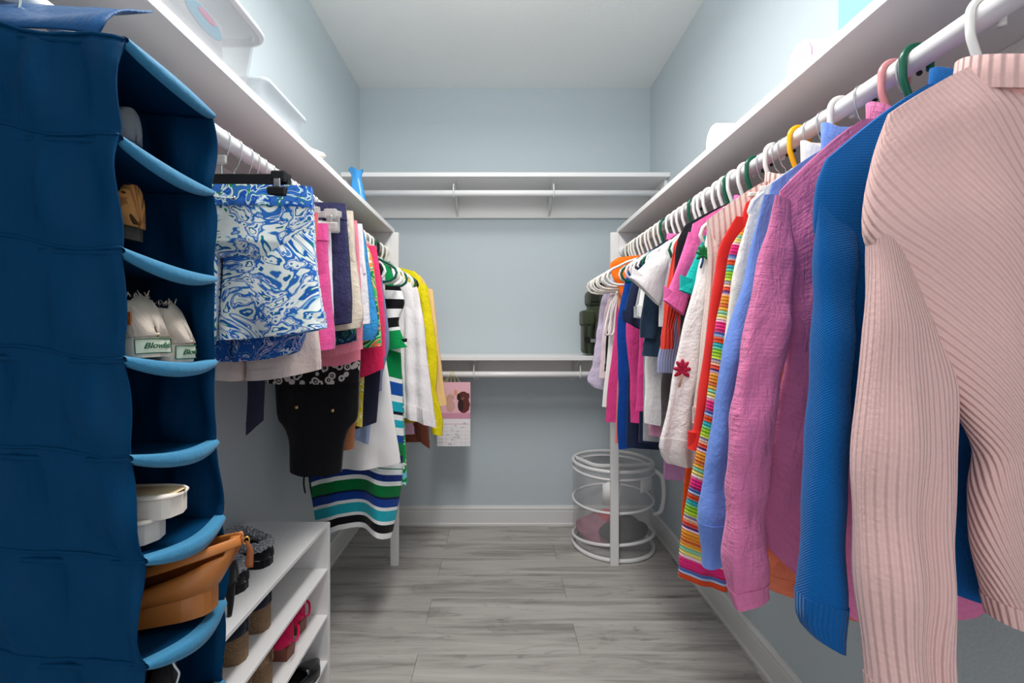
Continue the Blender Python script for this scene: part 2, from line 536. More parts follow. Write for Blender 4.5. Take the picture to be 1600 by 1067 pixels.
def slab(name, L, R, Y, mat, parent, t=0.02, zc=None, nk=0.3, fold=0.006, wr=0.002, seed=1, N=56, M=30,
         tprof=None, lean=0.0, vfold=1.0, scr=0.0, open_end=True, sag=0.0, edgew=0.004, v0=0.0, u0=0.0, hemjag=0.0):
    """A hanging piece of cloth with two layers: a flattened tube between the edge lines L and R (points (x, z), top to hem).
    zc = (z of the middle at the top, z of the middle at the hem)."""
    L = catmull(L, M + 1); R = catmull(R, M + 1)
    j = np.linspace(0, 1, M + 1)
    th = np.linspace(0, 2 * math.pi, N, endpoint=False)
    s = np.cos(th)
    s = np.sign(s) * np.abs(s) ** 0.85
    sg = np.sin(th)
    sg = np.sign(sg) * np.abs(sg) ** 0.75
    jj = j[:, None]
    x = (L[:, :1] + R[:, :1]) / 2 + (R[:, :1] - L[:, :1]) / 2 * s
    z = (L[:, 1:] + R[:, 1:]) / 2 + (R[:, 1:] - L[:, 1:]) / 2 * s
    if zc is not None:
        w = np.clip((1 - np.abs(s)) / (1 - nk), 0, 1)[None, :]
        w = w * 0.75 + 0.25 * np.sin(w * math.pi / 2)
        d0 = zc[0] - (L[0, 1] + R[0, 1]) / 2
        d1 = zc[1] - (L[-1, 1] + R[-1, 1]) / 2
        z = z + w * (d0 * (1 - jj) ** 1.2 + d1 * jj)
    if sag: z = z - sag * jj * (1 - s[None, :] ** 2)
    tp = tprof or [(0, 0.35), (0.08, 0.8), (0.25, 1), (1, 1)]
    tt = np.interp(j, [p[0] for p in tp], [p[1] for p in tp])[:, None] * t
    y = tt * sg[None, :]
    width = np.abs(R[:, :1] - L[:, :1])
    us = s[None, :] * width / 2
    f = np.zeros_like(x)
    kf = float(np.clip(0.30 / max(width.mean(), 0.02), 1.0, 3.2))   # narrow pieces flute more finely
    for k, ph, ps, am in waves(seed, 4, 18, 52):
        f += am * np.sin(k * kf * us + ph + ps * jj)
    y = y + fold * 0.5 * f * (jj ** 0.7) * vfold
    # finer wrinkles, along the outward direction
    d = np.zeros_like(x)
    rs = np.random.RandomState(seed + 99)
    zz = z - z.max()
    for i in range(9):
        a = rs.uniform(-0.5, 0.5) + (math.pi / 2 if i % 3 else 0)
        k = rs.uniform(30, 110)
        d += np.sin(k * (math.cos(a) * (us + 0.04 * sg) + math.sin(a) * zz * (0.4 if i % 3 == 0 else 0.55)) + rs.uniform(0, 6.28))
    d *= wr / 3.0
    if scr:  # gathered crosswise creases
        rs = np.random.RandomState(seed + 5)
        for i in range(5):
            k = rs.uniform(45, 120)
            d += scr / 2.2 * np.sin(k * zz + 14 * us * rs.uniform(-1, 1) + 1.5 * np.sin(25 * us + rs.uniform(0, 6)) + rs.uniform(0, 6.28)) * np.clip(jj * 3, 0, 1)
    fade = np.clip(jj * 8, 0.15, 1)
    y = y + d * sg[None, :] * fade
    x = x + d * s[None, :] * 0.3 * fade
    e = np.zeros(M + 1)
    for k, ph, _, am in waves(seed + 3, 3, 9, 26): e += am * np.sin(k * j + ph)
    x = x + (edgew * 0.18 * e * j)[:, None]
    if hemjag: z[-3:] += hemjag * np.sin(us[-3:] * 90 + seed)
    yy = Y + y + lean * jj
    V = np.stack([x, yy, z], axis=2)
    # arc-length u at mid height, so the weave keeps its size
    vd = np.r_[0, np.cumsum(np.linalg.norm(np.diff((L + R) / 2, axis=0), axis=1))]
    wmid = np.interp(0.5, j, width[:, 0])
    perim = np.cumsum(np.r_[0, np.hypot(np.diff(s) * wmid / 2, np.diff(sg) * t)])
    U = np.stack([np.broadcast_to(perim[None, :] * 1.0 + u0, x.shape), np.broadcast_to(vd[:, None] + v0, x.shape)], axis=2)
    verts = V.reshape(-1, 3); uvs = U.reshape(-1, 2)
    F = []
    for a in range(M):
        for k in range(N):
            l = (k + 1) % N
            F.append((a * N + k, (a + 1) * N + k, (a + 1) * N + l, a * N + l))
    for k in range(N // 2 - 1):        # close the top between front and back
        F.append((k, k + 1, N - 2 - k if k + 1 < N else 0, (N - 1 - k) % N))
    base = len(verts)
    if open_end:                       # turned hem: inner ring, then the dark inside
        last = V[-1].copy(); c = last.mean(axis=0)
        in1 = last.copy(); in1[:, 1] = c[1] + (last[:, 1] - c[1]) * 0.8; in1[:, 0] = c[0] + (last[:, 0] - c[0]) * 0.985
        in2 = in1.copy(); in2[:, 2] += 0.035
        verts = np.vstack([verts, in1, in2]); uvs = np.vstack([uvs, U[-1], U[-3]])
        for k in range(N):
            l = (k + 1) % N
            F.append((M * N + k, base + k, base + l, M * N + l))
            F.append((base + k, base + N + k, base + N + l, base + l))
        b2 = base + N
    else:
        b2 = M * N
    for k in range(N // 2 - 1):
        F.append((b2 + (N - 1 - k) % N, b2 + (N - 2 - k) % N, b2 + k + 1, b2 + k))
    o = mesh(name, verts, F, mat, parent, True, uvs, None, 1.0)
    return o, V

def band(name, V, a, b, mat, parent, grow=0.0015, ribs=False):
    """a strip of cloth sewn round rows a..b of a slab's grid (cuff, hem, waistband), a little proud of it"""
    G = V[a:b + 1].copy()
    n, N = G.shape[:2]
    c = G.mean(axis=1, keepdims=True)
    d = G - c; d[:, :, 2] = 0
    ln = np.maximum(np.linalg.norm(d, axis=2, keepdims=True), 1e-6)
    ydir = np.zeros_like(d); ydir[:, :, 1] = np.sign(d[:, :, 1])
    xdir = d / ln
    G = G + grow * (0.8 * ydir + 0.4 * xdir)
    vd = np.r_[0, np.cumsum(np.linalg.norm(np.diff(G.mean(axis=1), axis=0), axis=1))]
    w = np.cumsum(np.r_[0, np.linalg.norm(np.diff(G[0], axis=0), axis=1)])
    U = np.stack([np.broadcast_to(w[None, :], (n, N)), np.broadcast_to(vd[:, None], (n, N))], axis=2)
    inner = G.copy(); inner -= (grow + 0.0012) * (0.8 * ydir + 0.4 * xdir)
    verts = np.vstack([inner[:1].reshape(-1, 3), G.reshape(-1, 3), inner[-1:].reshape(-1, 3)])
    uvs = np.vstack([U[0], U.reshape(-1, 2), U[-1]])
    F = []
    for i in range(n + 1):
        for k in range(N):
            l = (k + 1) % N
            F.append((i * N + k, (i + 1) * N + k, (i + 1) * N + l, i * N + l))
    return mesh(name, verts, F, mat, parent, True, uvs, None, 0.8)

def neck_band(name, xc, Y, z, mat, parent, rx=0.075, ry=0.018, h=0.03, dip=0.02, thick=0.004, flare=0.0):
    n = 36
    V, U = [], []
    for k in range(n):
        a = 2 * math.pi * k / n
        cx, cy = math.cos(a), math.sin(a)
        dz = -dip * max(0, -cy) ** 2
        for q, (r, zz) in enumerate(((1.0, -0.012), (1.0, 0.0), (0.97 + flare, h), (0.90 + flare, h + 0.001), (0.88, 0.0), (0.86, -0.012))):
            V.append((xc + cx * rx * r, Y + cy * (ry + (thick if q < 3 else 0)) * (r if q < 3 else 1), z + zz + dz))
            U.append((k / n * 0.3, zz))
    m = 6
    F = []
    for k in range(n):
        l = (k + 1) % n
        for i in range(m - 1):
            F.append((k * m + i, l * m + i, l * m + i + 1, k * m + i + 1))
    return mesh(name, V, F, mat, parent, True, U)

# ---- hangers
HANG_CACHE = {}
def hook_points(wire=False):
    r = 0.0165 + (0.0016 if wire else 0.0045)
    P = [(-r, -0.012 if wire else -0.016)] + [(-r * math.cos(a), r * math.sin(a)) for a in np.linspace(0, math.pi, 13)]
    P += [(r, -0.008), (r * 0.92, -0.022), (0.009, -0.044), (0.0, -0.058), (0.0, -0.098)] if wire else [(r, -0.010), (r * 0.95, -0.03), (0.011, -0.058), (0.002, -0.085), (0.0, -0.104)]
    return P

def plastic_hanger(Y, sd, mat, label, hw=0.172, yaw=None, tilt=0.0, r=0.0050, group=None):
    """one-piece tubular hanger; sd -1 left rod, +1 right rod"""
    rx = RODL if sd < 0 else RODR
    key = (mat.name, hw, r)
    if key not in HANG_CACHE:
        P = [(x, 0, z) for x, z in hook_points()]
        parts = [tube_data(P, r, 8, smoothn=40)]
        a = [(0, -0.101), (hw * 0.3, -0.112), (hw * 0.62, -0.133), (hw - 0.045, -0.150), (hw - 0.022, -0.160), (hw - 0.006, -0.174), (hw, -0.191), (hw - 0.006, -0.208), (hw - 0.022, -0.220), (hw - 0.045, -0.225), (hw * 0.5, -0.226), (0, -0.226)]
        poly = a + [(-x, z) for x, z in a[-2:0:-1]]
        parts.append(tube_data([(x, 0, z) for x, z in poly], r, 8, closed=True))
        V, F = join(parts)
        HANG_CACHE[key] = (V, F)
        me = None
    V, F = HANG_CACHE[key]
    o = bpy.data.objects.new('clothes_hanger', bpy.data.meshes[key_mesh[key]]) if key in key_mesh else None
    if o is None:
        o = mesh('clothes_hanger', V, F, mat, None, True, None, (0, 0, 0))
        key_mesh[key] = o.data.name
    else:
        COL.objects.link(o)
    o.location = (rx, Y, RODZ)
    if yaw is None: yaw = 0.0 if hw < 0.19 else rng.uniform(-0.10, 0.10)
    o.rotation_euler = (0, tilt, yaw + (math.pi if sd > 0 else 0))
    return tag(o, label, 'hanger', group or ('hangers on the right rod' if sd > 0 else 'hangers on the left rod'))
key_mesh = {}

def wire_hanger(Y, sd, label, bar=M_CLEAR, hw=0.16, drop=0.105, clips=True, barh=0.012, yaw=0.0, clipx=None, group=None, tip=None, clipmat=None):
    """bar hanger with a metal hook and two spring clips"""
    rx = RODL if sd < 0 else RODR
    t = empty('clip_hanger', (rx, Y, RODZ), label, 'hanger', group or ('hangers on the right rod' if sd > 0 else 'hangers on the left rod'))
    g = -sd
    P = [(rx + g * x, Y, RODZ + z) for x, z in hook_points(True)]
    P[-1] = (rx, Y, RODZ - drop)
    tube('hook', P, 0.0016, M_CHROME, t, 6, smoothn=46)
    if tip:
        bm = bmesh.new(); bmesh.ops.create_uvsphere(bm, u_segments=10, v_segments=8, radius=0.0042, matrix=Matrix.Translation(P[0]))
        from_bm('hook_tip', bm, tip, t, True)
    z = RODZ - drop
    bm = bmesh.new(); bm_box(bm, rx - hw, rx + hw, Y - 0.004, Y + 0.004, z - barh, z + 0.004, 0.0025, 2)
    from_bm('bar', bm, bar, t)
    if clips:
        for q in (-1, 1):
            cx = rx + q * (clipx or hw - 0.03)
            bm = bmesh.new()
            bm_box(bm, cx - 0.017, cx + 0.017, Y - 0.016, Y - 0.004, z - 0.016, z + 0.008, 0.005, 2)
            bm_box(bm, cx - 0.022, cx + 0.022, Y - 0.024, Y - 0.013, z - 0.052, z - 0.028, 0.006, 3)
            bm_box(bm, cx - 0.017, cx + 0.017, Y + 0.004, Y + 0.014, z - 0.050, z + 0.008, 0.004, 2)
            c = from_bm('clip', bm, clipmat or bar, t)
            bm = bmesh.new(); bm_box(bm, cx - 0.007, cx + 0.007, Y - 0.021, Y - 0.016, z - 0.034, z - 0.012, 0.001)
            from_bm('clip_spring', bm, M_CHROME, c)
    return t

# ---- garments
def garment(name, label, cat, sd, Y, edge, mat, sleeve=None, hemc=None, neckz=1.532, nk=0.34, t=0.02, wk=0.92, fold=0.008, wr=0.002,
            collar=None, cuff=None, hem=None, group=None, slt=0.018, sldy=-0.002, seed=None, N=56, M=30, smat=None, scr=0.0, cmat=None,
            far_sleeve=True, lean=0.0, slfold=0.006, origin_z=None, SN=36, SM=26, slv_lean=-0.006, tprof=None, edgew=0.004, colh=None, rx=0.075, slprof=None):
    """edge: outline of the aisle side of the body as seen in the photograph, (px, py) from shoulder tip to hem, at depth Y.
    sleeve: rows (px left, py left, px right, py right) from shoulder to cuff."""
    seed = seed or int(Y * 1000) % 9973
    xr = RODR if sd > 0 else RODL
    t_ = empty(name, (xr, Y, neckz), label, cat, group or ('clothes on the right rod' if sd > 0 else 'clothes on the left rod'))
    A = [PX(px, py, Y) for px, py in edge]
    lim = XR - 0.035 if sd > 0 else XL + 0.035
    clampx = (lambda v: min(v, lim)) if sd > 0 else (lambda v: max(v, lim))
    B = [(clampx(xr + (xr - x) * wk), z) for x, z in A]
    zh = (PX(0, hemc, Y)[1] if hemc else A[-1][1] - 0.008)
    L_, R_ = (A, B) if sd > 0 else (B, A)
    body, V = slab('body', L_, R_, Y, mat, t_, t, (neckz, zh), nk, fold, wr, seed, N, M, lean=lean, scr=scr, tprof=tprof, edgew=edgew)
    if hem: band('hem_band', V, M - hem[0], M, hem[1], t_, 0.0012)
    if sleeve:
        m = len(sleeve) - 1   # the sleeve swings forward a little on its way down
        YS = [Y + sldy + slv_lean * i / m + 0.4 * slt * min(1, 3 * i / m) for i in range(m + 1)]
        nL = [PX(r[0], r[1], q) for r, q in zip(sleeve, YS)]; nR = [PX(r[2], r[3], q) for r, q in zip(sleeve, YS)]
        sv, SV = slab('sleeve', nL, nR, Y + sldy, smat or mat, t_, slt, None, 0.3, slfold, wr, seed + 11, SN, SM, scr=scr, lean=slv_lean,
                      tprof=slprof or [(0, 0.12), (0.12, 0.5), (0.3, 0.95), (0.9, 1), (1, 0.85)], edgew=edgew * 0.6)
        if cuff: band('cuff', SV, SM - cuff[0], SM, cuff[1], t_, 0.0012)
        if far_sleeve:
            fl = [(clampx(xr + (xr - x) * wk), z) for x, z in nL]; fr = [(clampx(xr + (xr - x) * wk), z) for x, z in nR]
            sv2, SV2 = slab('sleeve', fr, fl, Y + sldy * 0.3, smat or mat, t_, slt * 0.8, None, 0.3, slfold, wr, seed + 17, max(20, SN // 2), max(12, SM // 2), edgew=0.002)
            if cuff: band('cuff', SV2, max(12, SM // 2) - max(1, cuff[0] // 2), max(12, SM // 2), cuff[1], t_, 0.0012)
    if collar == 'crew':
        neck_band('neckband', xr, Y, neckz - 0.006, cmat or mat, t_, rx, t * 0.75, colh or 0.018, 0.02)
    elif collar == 'shirt':
        neck_band('collar', xr, Y, neckz - 0.006, cmat or mat, t_, rx, t * 0.9, colh or 0.035, 0.03, 0.005, 0.04)
    return t_

def shorts(name, label, Y, edge, mat, hemc=None, wk=1.0, t=0.02, waist=None, crotch=0.5, seed=None, fold=0.006, wr=0.002, N=48, M=22, cat='shorts',
           legs=True, sd=-1, flare=0.0, hemband=None, cx=None, lean=0.0, lfold=0.01):
    """shorts clipped by the waistband, aisle edge given as for garment()"""
    seed = seed or int(Y * 1000) % 9973
    xr = cx if cx is not None else (RODL if sd < 0 else RODR)
    A = [PX(px, py, Y) for px, py in edge]
    t_ = empty(name, (xr, Y, A[0][1]), label, cat, 'shorts and skirts on the left rod')
    lim = XL + 0.03
    B = [(max(lim, 2 * xr - x), z) for x, z in A]
    A2 = catmull(A, 25); B2 = catmull(B, 25)
    ic = int(24 * crotch)
    dzh = (PX(0, hemc, Y)[1] - A[-1][1]) if hemc else -0.01
    if not legs:
        o, V = slab('body', B, A, Y, mat, t_, t, (A[0][1], A[-1][1] + dzh), 0.6, fold, wr, seed, N, M, lean=lean, tprof=[(0, 0.7), (0.2, 1), (1, 1)])
        if waist: band('waistband', V, 0, max(1, int(M * waist[0])), waist[1], t_, 0.0018)
        if hemband: band('hem_band', V, M - 2, M, hemband, t_, 0.0015)
        return t_
    o, V = slab('seat', B2[:ic + 1].tolist(), A2[:ic + 1].tolist(), Y, mat, t_, t, None, 0.4, fold, wr, seed, N, M, tprof=[(0, 0.75), (0.25, 1), (0.8, 1), (1, 0.6)], open_end=False, edgew=0.001)
    if waist: band('waistband', V, 0, max(2, int(M * waist[0])), waist[1], t_, 0.002)
    k = max(ic - 4, 0)
    mid = [((p[0] + q[0]) / 2, p[1]) for p, q in zip(A2[k:], B2[k:])]
    mr = [(x + 0.002 - flare * i / len(mid), z + dzh * i / len(mid)) for i, (x, z) in enumerate(mid)]
    ml = [(x - 0.002 + flare * i / len(mid), z + dzh * i / len(mid)) for i, (x, z) in enumerate(mid)]
    vv = float(np.linalg.norm(A2[k] - A2[0]))
    for q, (l, r) in enumerate(((ml, A2[k:].tolist()), (B2[k:].tolist(), mr))):
        if q == 0: l = mr
        if q == 1: r = ml
        lg, LV = slab('leg', l, r, Y, mat, t_, t * 1.0, None, 0.3, lfold, wr, seed + 20 + q, 40, 16, tprof=[(0, 0.5), (0.22, 0.95), (0.4, 1.0), (1, 1.12)], v0=vv, u0=0.3 * q, sag=0.006, edgew=0.002)
        if hemband: band('leg_hem', LV, 14, 16, hemband, t_, 0.0012)
    return t_
# ------------------------------------------------------------------ right rod, near to far
F_PINK = fabric('pale_pink_rib_knit', (240, 196, 190), 'rib', 0.0070, bs=0.75, angle=0.42, var=0.03)
F_PINKV = fabric('pale_pink_rib_knit_straight', (240, 196, 190), 'rib', 0.0070, bs=0.75, var=0.03)
F_BLUE = fabric('royal_blue_knit', (0, 93, 164), 'knit', 0.0042, bs=0.5, var=0.04)
F_LINEN = fabric('rose_pink_linen', (232, 128, 176), 'weave', var=0.12, bs=1.0, slub=True)
F_CORAL = fabric('coral_tie_dye_gauze', (244, 134, 100), 'weave', var=0.14, bs=0.7)
F_PERI = fabric('periwinkle_cotton', (112, 146, 222), 'weave', var=0.04, bs=0.35)
F_CREAM = fabric('cream_white_cotton', (240, 232, 222), 'weave', var=0.03)
F_RED = fabric('scarlet_knit', (226, 44, 40), 'knit', 0.004, var=0.04)
F_CRO = fabric('rainbow_crochet', (200, 120, 60), 'crochet', 0.0065, bs=0.42, var=0.10, length=0.155, stripes=[
    (0.0, (226, 134, 40)), (0.07, (206, 100, 50)), (0.11, (232, 160, 50)), (0.16, (130, 190, 154)), (0.21, (222, 206, 110)), (0.26, (236, 190, 200)),
    (0.30, (226, 40, 120)), (0.40, (196, 36, 96)), (0.43, (80, 100, 170)), (0.47, (170, 190, 220)), (0.50, (214, 70, 30)), (0.57, (40, 160, 170)),
    (0.62, (90, 190, 160)), (0.65, (140, 190, 40)), (0.73, (190, 210, 60)), (0.77, (150, 140, 160)), (0.81, (236, 180, 150)), (0.85, (226, 70, 50)), (0.9, (90, 60, 120)), (0.93, (240, 190, 200)), (0.96, (236, 150, 40))])
F_RIBC = fabric('blush_stripe_rib', (240, 214, 204), 'rib', 0.011, bs=0.9, var=0.05)
F_EMB = fabric('white_embroidered_cotton', (240, 232, 228), 'weave', var=0.02, bs=0.5)
F_TEAL = fabric('teal_jersey', (20, 182, 172), 'weave', var=0.03)
F_PTEE = fabric('bright_pink_jersey', (246, 110, 176), 'weave', var=0.05)
F_BLACK = fabric('black_jersey', (26, 25, 30), 'weave', var=0.05)
F_CRIB = fabric('coral_red_rib', (236, 66, 50), 'rib', 0.010, bs=0.8, var=0.04)
F_LAVG = fabric('lavender_grey_knit', (158, 166, 204), 'rib', 0.006, var=0.05)
F_CHAR = fabric('charcoal_heather', (96, 92, 94), 'weave', var=0.2)
F_PHEA = fabric('pink_heather', (226, 158, 186), 'weave', var=0.08, slub=True)
F_MAUV = fabric('mauve_heather', (168, 120, 160), 'weave', var=0.10)
F_WTEE = fabric('white_jersey', (244, 241, 238), 'weave', var=0.02, bs=0.3)
F_GREY = fabric('grey_jersey', (160, 160, 164), 'weave', var=0.06)
F_NAVY = fabric('navy_jersey', (28, 38, 66), 'weave', var=0.05)
F_SLATE = fabric('dark_slate_jersey', (46, 66, 88), 'weave', var=0.06)
F_MAG = fabric('magenta_cotton', (226, 70, 142), 'weave', var=0.06)
F_RBLUE = fabric('cobalt_cotton', (8, 66, 150), 'weave', var=0.03)
F_ORANGE = fabric('orange_satin', (252, 116, 20), 'weave', var=0.04, rough=0.6)
F_PEACH = fabric('peach_cotton', (244, 178, 128), 'weave', var=0.04)
F_LAV = fabric('lavender_seersucker', (216, 202, 226), 'weave', var=0.06, bs=0.9)
F_SALM = fabric('salmon_cotton', (236, 130, 120), 'weave', var=0.04)
F_TAN = fabric('tan_suede_cloth', (176, 112, 76), 'weave', var=0.05)
F_PRN = printed('white_cotton_small_motifs', [(0.0, (206, 60, 70)), (0.05, (240, 238, 232)), (0.5, (240, 238, 232)), (0.94, (240, 238, 232))], 24, kind='spots')

# 1 the pale pink ribbed sweater nearest the camera
g = garment('sweater', 'pale pink ribbed knit sweater hanging nearest on the right rod', 'sweater', 1, 0.53,
    [(1388, 178), (1368, 240), (1356, 310), (1356, 372), (1385, 430), (1437, 540), (1492, 640), (1522, 705), (1512, 765), (1512, 850), (1545, 962)], F_PINK,
    [(1366, 262, 1392, 240), (1357, 310, 1402, 300), (1351, 370, 1408, 374), (1349, 420, 1414, 425), (1344, 520, 1450, 520), (1340, 600, 1472, 600), (1334, 740, 1476, 740), (1338, 880, 1470, 880), (1346, 1000, 1460, 1000), (1356, 1120, 1456, 1125)],
    hemc=972, neckz=1.512, nk=0.5, t=0.030, wk=0.9, fold=0.020, wr=0.0035, collar=None, cuff=(4, F_PINKV), hem=(3, F_PINKV), slt=0.028, sldy=0.004, slv_lean=-0.020, N=120, M=70, smat=F_PINKV, SN=72, SM=50, slfold=0.016, seed=31)
neck_band('neckband', RODR, 0.53, 1.497, F_PINKV, g, 0.110, 0.030, 0.026, 0.014, 0.004)

# 2 royal blue sweater
g = garment('sweater', 'royal blue fine knit sweater hanging behind the pale pink sweater', 'sweater', 1, 0.60,
    [(1290, 250), (1276, 290), (1272, 360), (1290, 420), (1312, 560), (1318, 660), (1326, 705), (1348, 748), (1400, 830), (1440, 905)], F_BLUE,
    [(1280, 300, 1344, 330), (1271, 400, 1334, 400), (1267, 500, 1322, 500), (1261, 620, 1312, 620), (1249, 760, 1308, 760), (1240, 880, 1306, 880), (1240, 955, 1306, 960), (1262, 985, 1302, 1003)],
    hemc=925, neckz=1.530, nk=0.36, t=0.022, fold=0.012, wr=0.0025, cuff=(4, fabric('royal_blue_rib', (0, 93, 164), 'rib', 0.006, bs=0.6, var=0.04)), slt=0.024, sldy=-0.002, slv_lean=-0.028, N=90, M=56, SN=48, SM=40, collar='crew', colh=0.03)

# 3 rose linen shirt
F_LINEN_Y = F_LINEN
g = garment('linen_shirt', 'crumpled rose pink linen shirt beside the royal blue sweater', 'shirt', 1, 0.70,
    [(1217, 300), (1220, 340), (1230, 420), (1226, 560), (1206, 700), (1180, 835)], F_LINEN,
    [(1212, 304, 1236, 315), (1196, 370, 1236, 360), (1176, 450, 1230, 450), (1156, 540, 1222, 540), (1140, 630, 1206, 630), (1130, 720, 1196, 720), (1127, 830, 1186, 820), (1132, 915, 1190, 900), (1140, 942, 1196, 925)],
    hemc=958, wk=0.75, neckz=1.53, t=0.024, fold=0.024, wr=0.006, cuff=(3, F_LINEN), slt=0.024, scr=0.0012, N=110, M=80, SN=60, SM=70, sldy=-0.004, slv_lean=-0.016, collar='shirt', slfold=0.020)

# 4 coral tie-dye blouse
garment('gauze_blouse', 'coral orange tie-dyed gauze blouse whose hem shows under the rose linen shirt', 'blouse', 1, 0.74,
    [(1232, 330), (1215, 460), (1200, 620), (1192, 780), (1191, 918)], F_CORAL,
    hemc=955, neckz=1.52, t=0.014, fold=0.016, wr=0.004, scr=0.003, N=70, M=50, hem=(2, F_CORAL))

# 5 periwinkle shirt
garment('cotton_shirt', 'periwinkle blue button shirt with a turned cuff, next to the rose linen shirt', 'shirt', 1, 0.80,
    [(1205, 288), (1198, 330), (1200, 420), (1180, 560), (1160, 700), (1150, 860)], F_PERI,
    [(1194, 304, 1216, 304), (1176, 375, 1206, 375), (1160, 440, 1190, 440), (1141, 505, 1174, 505), (1127, 560, 1160, 560), (1116, 640, 1148, 640), (1103, 720, 1138, 720), (1091, 795, 1130, 800), (1094, 880, 1128, 876)],
    hemc=880, neckz=1.535, t=0.020, fold=0.012, wr=0.003, cuff=(3, F_PERI), slt=0.018, scr=0.0012, collar='shirt', colh=0.045, N=70, M=50)

# 6 cream shirt
garment('cream_shirt', 'thin strip of a cream cotton shirt between periwinkle shirt and rainbow crochet', 'shirt', 1, 0.855,
    [(1184, 300), (1172, 330), (1170, 420), (1155, 540), (1140, 660), (1130, 780)], F_CREAM,
    [(1176, 316, 1196, 318), (1157, 378, 1182, 378), (1142, 440, 1168, 440), (1134, 510, 1158, 510), (1124, 600, 1148, 600), (1112, 700, 1136, 700)],
    hemc=800, t=0.016, collar='shirt', slt=0.012, colh=0.04)

# 7 rainbow crochet
garment('crochet_cardigan', 'rainbow striped crochet cardigan with a flared sleeve, hanging lowest', 'cardigan', 1, 0.895,
    [(1182, 330), (1172, 380), (1165, 470), (1150, 600), (1130, 760), (1120, 880)], F_CRO,
    [(1166, 352, 1182, 354), (1142, 385, 1168, 385), (1131, 440, 1158, 440), (1118, 505, 1148, 505), (1106, 600, 1140, 600), (1091, 690, 1134, 690), (1068, 800, 1130, 800), (1060, 860, 1134, 868), (1058, 898, 1132, 919)],
    hemc=890, t=0.014, slt=0.016, N=60, M=50, SN=44, SM=44)

# 8 scarlet cardigan
garment('scarlet_cardigan', 'scarlet red knit cardigan sleeve just left of the rainbow crochet', 'cardigan', 1, 0.935,
    [(1165, 318), (1158, 350), (1156, 440), (1135, 560), (1115, 680), (1105, 760)], F_RED,
    [(1150, 338, 1172, 340), (1124, 385, 1152, 385), (1114, 440, 1142, 440), (1105, 500, 1132, 500), (1098, 545, 1124, 545), (1091, 600, 1118, 600), (1078, 680, 1106, 680), (1073, 699, 1102, 702)],
    hemc=775, t=0.016, cuff=(2, F_RED), slt=0.011)

# 9 blush rib cardigan
garment('ribbed_cardigan', 'blush and cream broad ribbed cardigan left of the scarlet one', 'cardigan', 1, 0.975,
    [(1104, 345), (1106, 400), (1112, 480), (1104, 560), (1095, 640), (1090, 700)], F_RIBC,
    [(1104, 356, 1136, 356), (1106, 400, 1134, 396), (1104, 440, 1128, 440), (1098, 500, 1120, 500), (1090, 580, 1112, 580), (1080, 660, 1102, 660)],
    hemc=715, neckz=1.53, t=0.018, wk=0.9, collar='crew', cmat=F_RIBC, slt=0.014, colh=0.025)

# 10 white blouse with embroidered palms
g = garment('embroidered_blouse', 'white cotton blouse with embroidered palm trees down its long sleeve', 'blouse', 1, 1.02,
    [(1110, 352), (1104, 390), (1100, 470), (1090, 560), (1080, 660), (1078, 705)], F_EMB,
    [(1106, 356, 1124, 360), (1096, 400, 1116, 400), (1082, 450, 1110, 450), (1064, 520, 1106, 520), (1050, 590, 1098, 590), (1038, 650, 1090, 650), (1028, 700, 1086, 700), (1040, 722, 1084, 728)],
    hemc=730, t=0.018, slt=0.018, slv_lean=-0.016, wr=0.004, cuff=(3, F_EMB), N=60, M=40)
def motif(parent, px, py, Y, s, leafm, trunkm, name='embroidered_palm'):
    x, z = PX(px, py, Y)
    bm = bmesh.new()
    for q in range(7):
        a = math.radians(-35 + 41 * q)
        r = bmesh.ops.create_uvsphere(bm, u_segments=8, v_segments=6, radius=1)
        mt = Matrix.Translation((x + 0.42 * s * math.cos(a), Y, z + 0.62 * s * math.sin(a) + 0.1 * s)) @ Matrix.Rotation(-a, 4, 'Y') @ Matrix.Diagonal((0.52 * s, 0.0022, 0.22 * s, 1))
        bmesh.ops.transform(bm, matrix=mt, verts=r['verts'])
    o = from_bm(name, bm, leafm, parent, True)
    tube('palm_trunk', [(x, Y, z), (x - 0.1 * s, Y - 0.0005, z - 0.8 * s), (x - 0.32 * s, Y, z - 1.55 * s)], 0.13 * s, trunkm, o, 6, flat=0.3)
    return o
motif(g, 1099, 398, 1.000, 0.019, plain('green_thread', (20, 120, 60), 0.8), plain('blue_thread', (40, 70, 130), 0.8))
motif(g, 1066, 580, 0.988, 0.022, plain('crimson_thread', (176, 22, 64), 0.8), plain('sand_thread', (206, 170, 146), 0.8))

# 11..: tees and tops
garment('orange_tunic', 'vivid orange tunic showing between the white blouse hem and the crochet', 'top', 1, 1.043,
    [(1106, 352), (1098, 440), (1090, 560), (1080, 650), (1070, 740), (1065, 815)], fabric('vivid_orange_cotton', (252, 88, 22), 'weave', var=0.04), t=0.009, hemc=820, fold=0.004)
garment('tee_shirt', 'teal tee shirt with a short sleeve between pink tee and white blouse', 'tee shirt', 1, 1.065,
    [(1106, 358), (1100, 400), (1110, 480), (1106, 600), (1100, 680)], F_TEAL,
    [(1100, 368, 1126, 372), (1083, 410, 1112, 412), (1062, 453, 1090, 466)], t=0.016, cuff=(3, F_TEAL), SM=18, slt=0.007)
garment('tee_shirt', 'bright pink tee shirt with a wide short sleeve', 'tee shirt', 1, 1.105,
    [(1082, 350), (1076, 385), (1080, 460), (1078, 600), (1074, 680)], F_PTEE,
    [(1076, 362, 1100, 372), (1060, 410, 1092, 415), (1036, 469, 1066, 493)], t=0.018, collar='crew', cuff=(3, F_PTEE), SM=18, slt=0.009, neckz=1.527)
garment('tank_top', 'black top showing as a thin dark strip behind the bright pink tee', 'top', 1, 1.145,
    [(1070, 352), (1058, 378), (1054, 420), (1062, 500), (1060, 600)], F_BLACK, t=0.012)
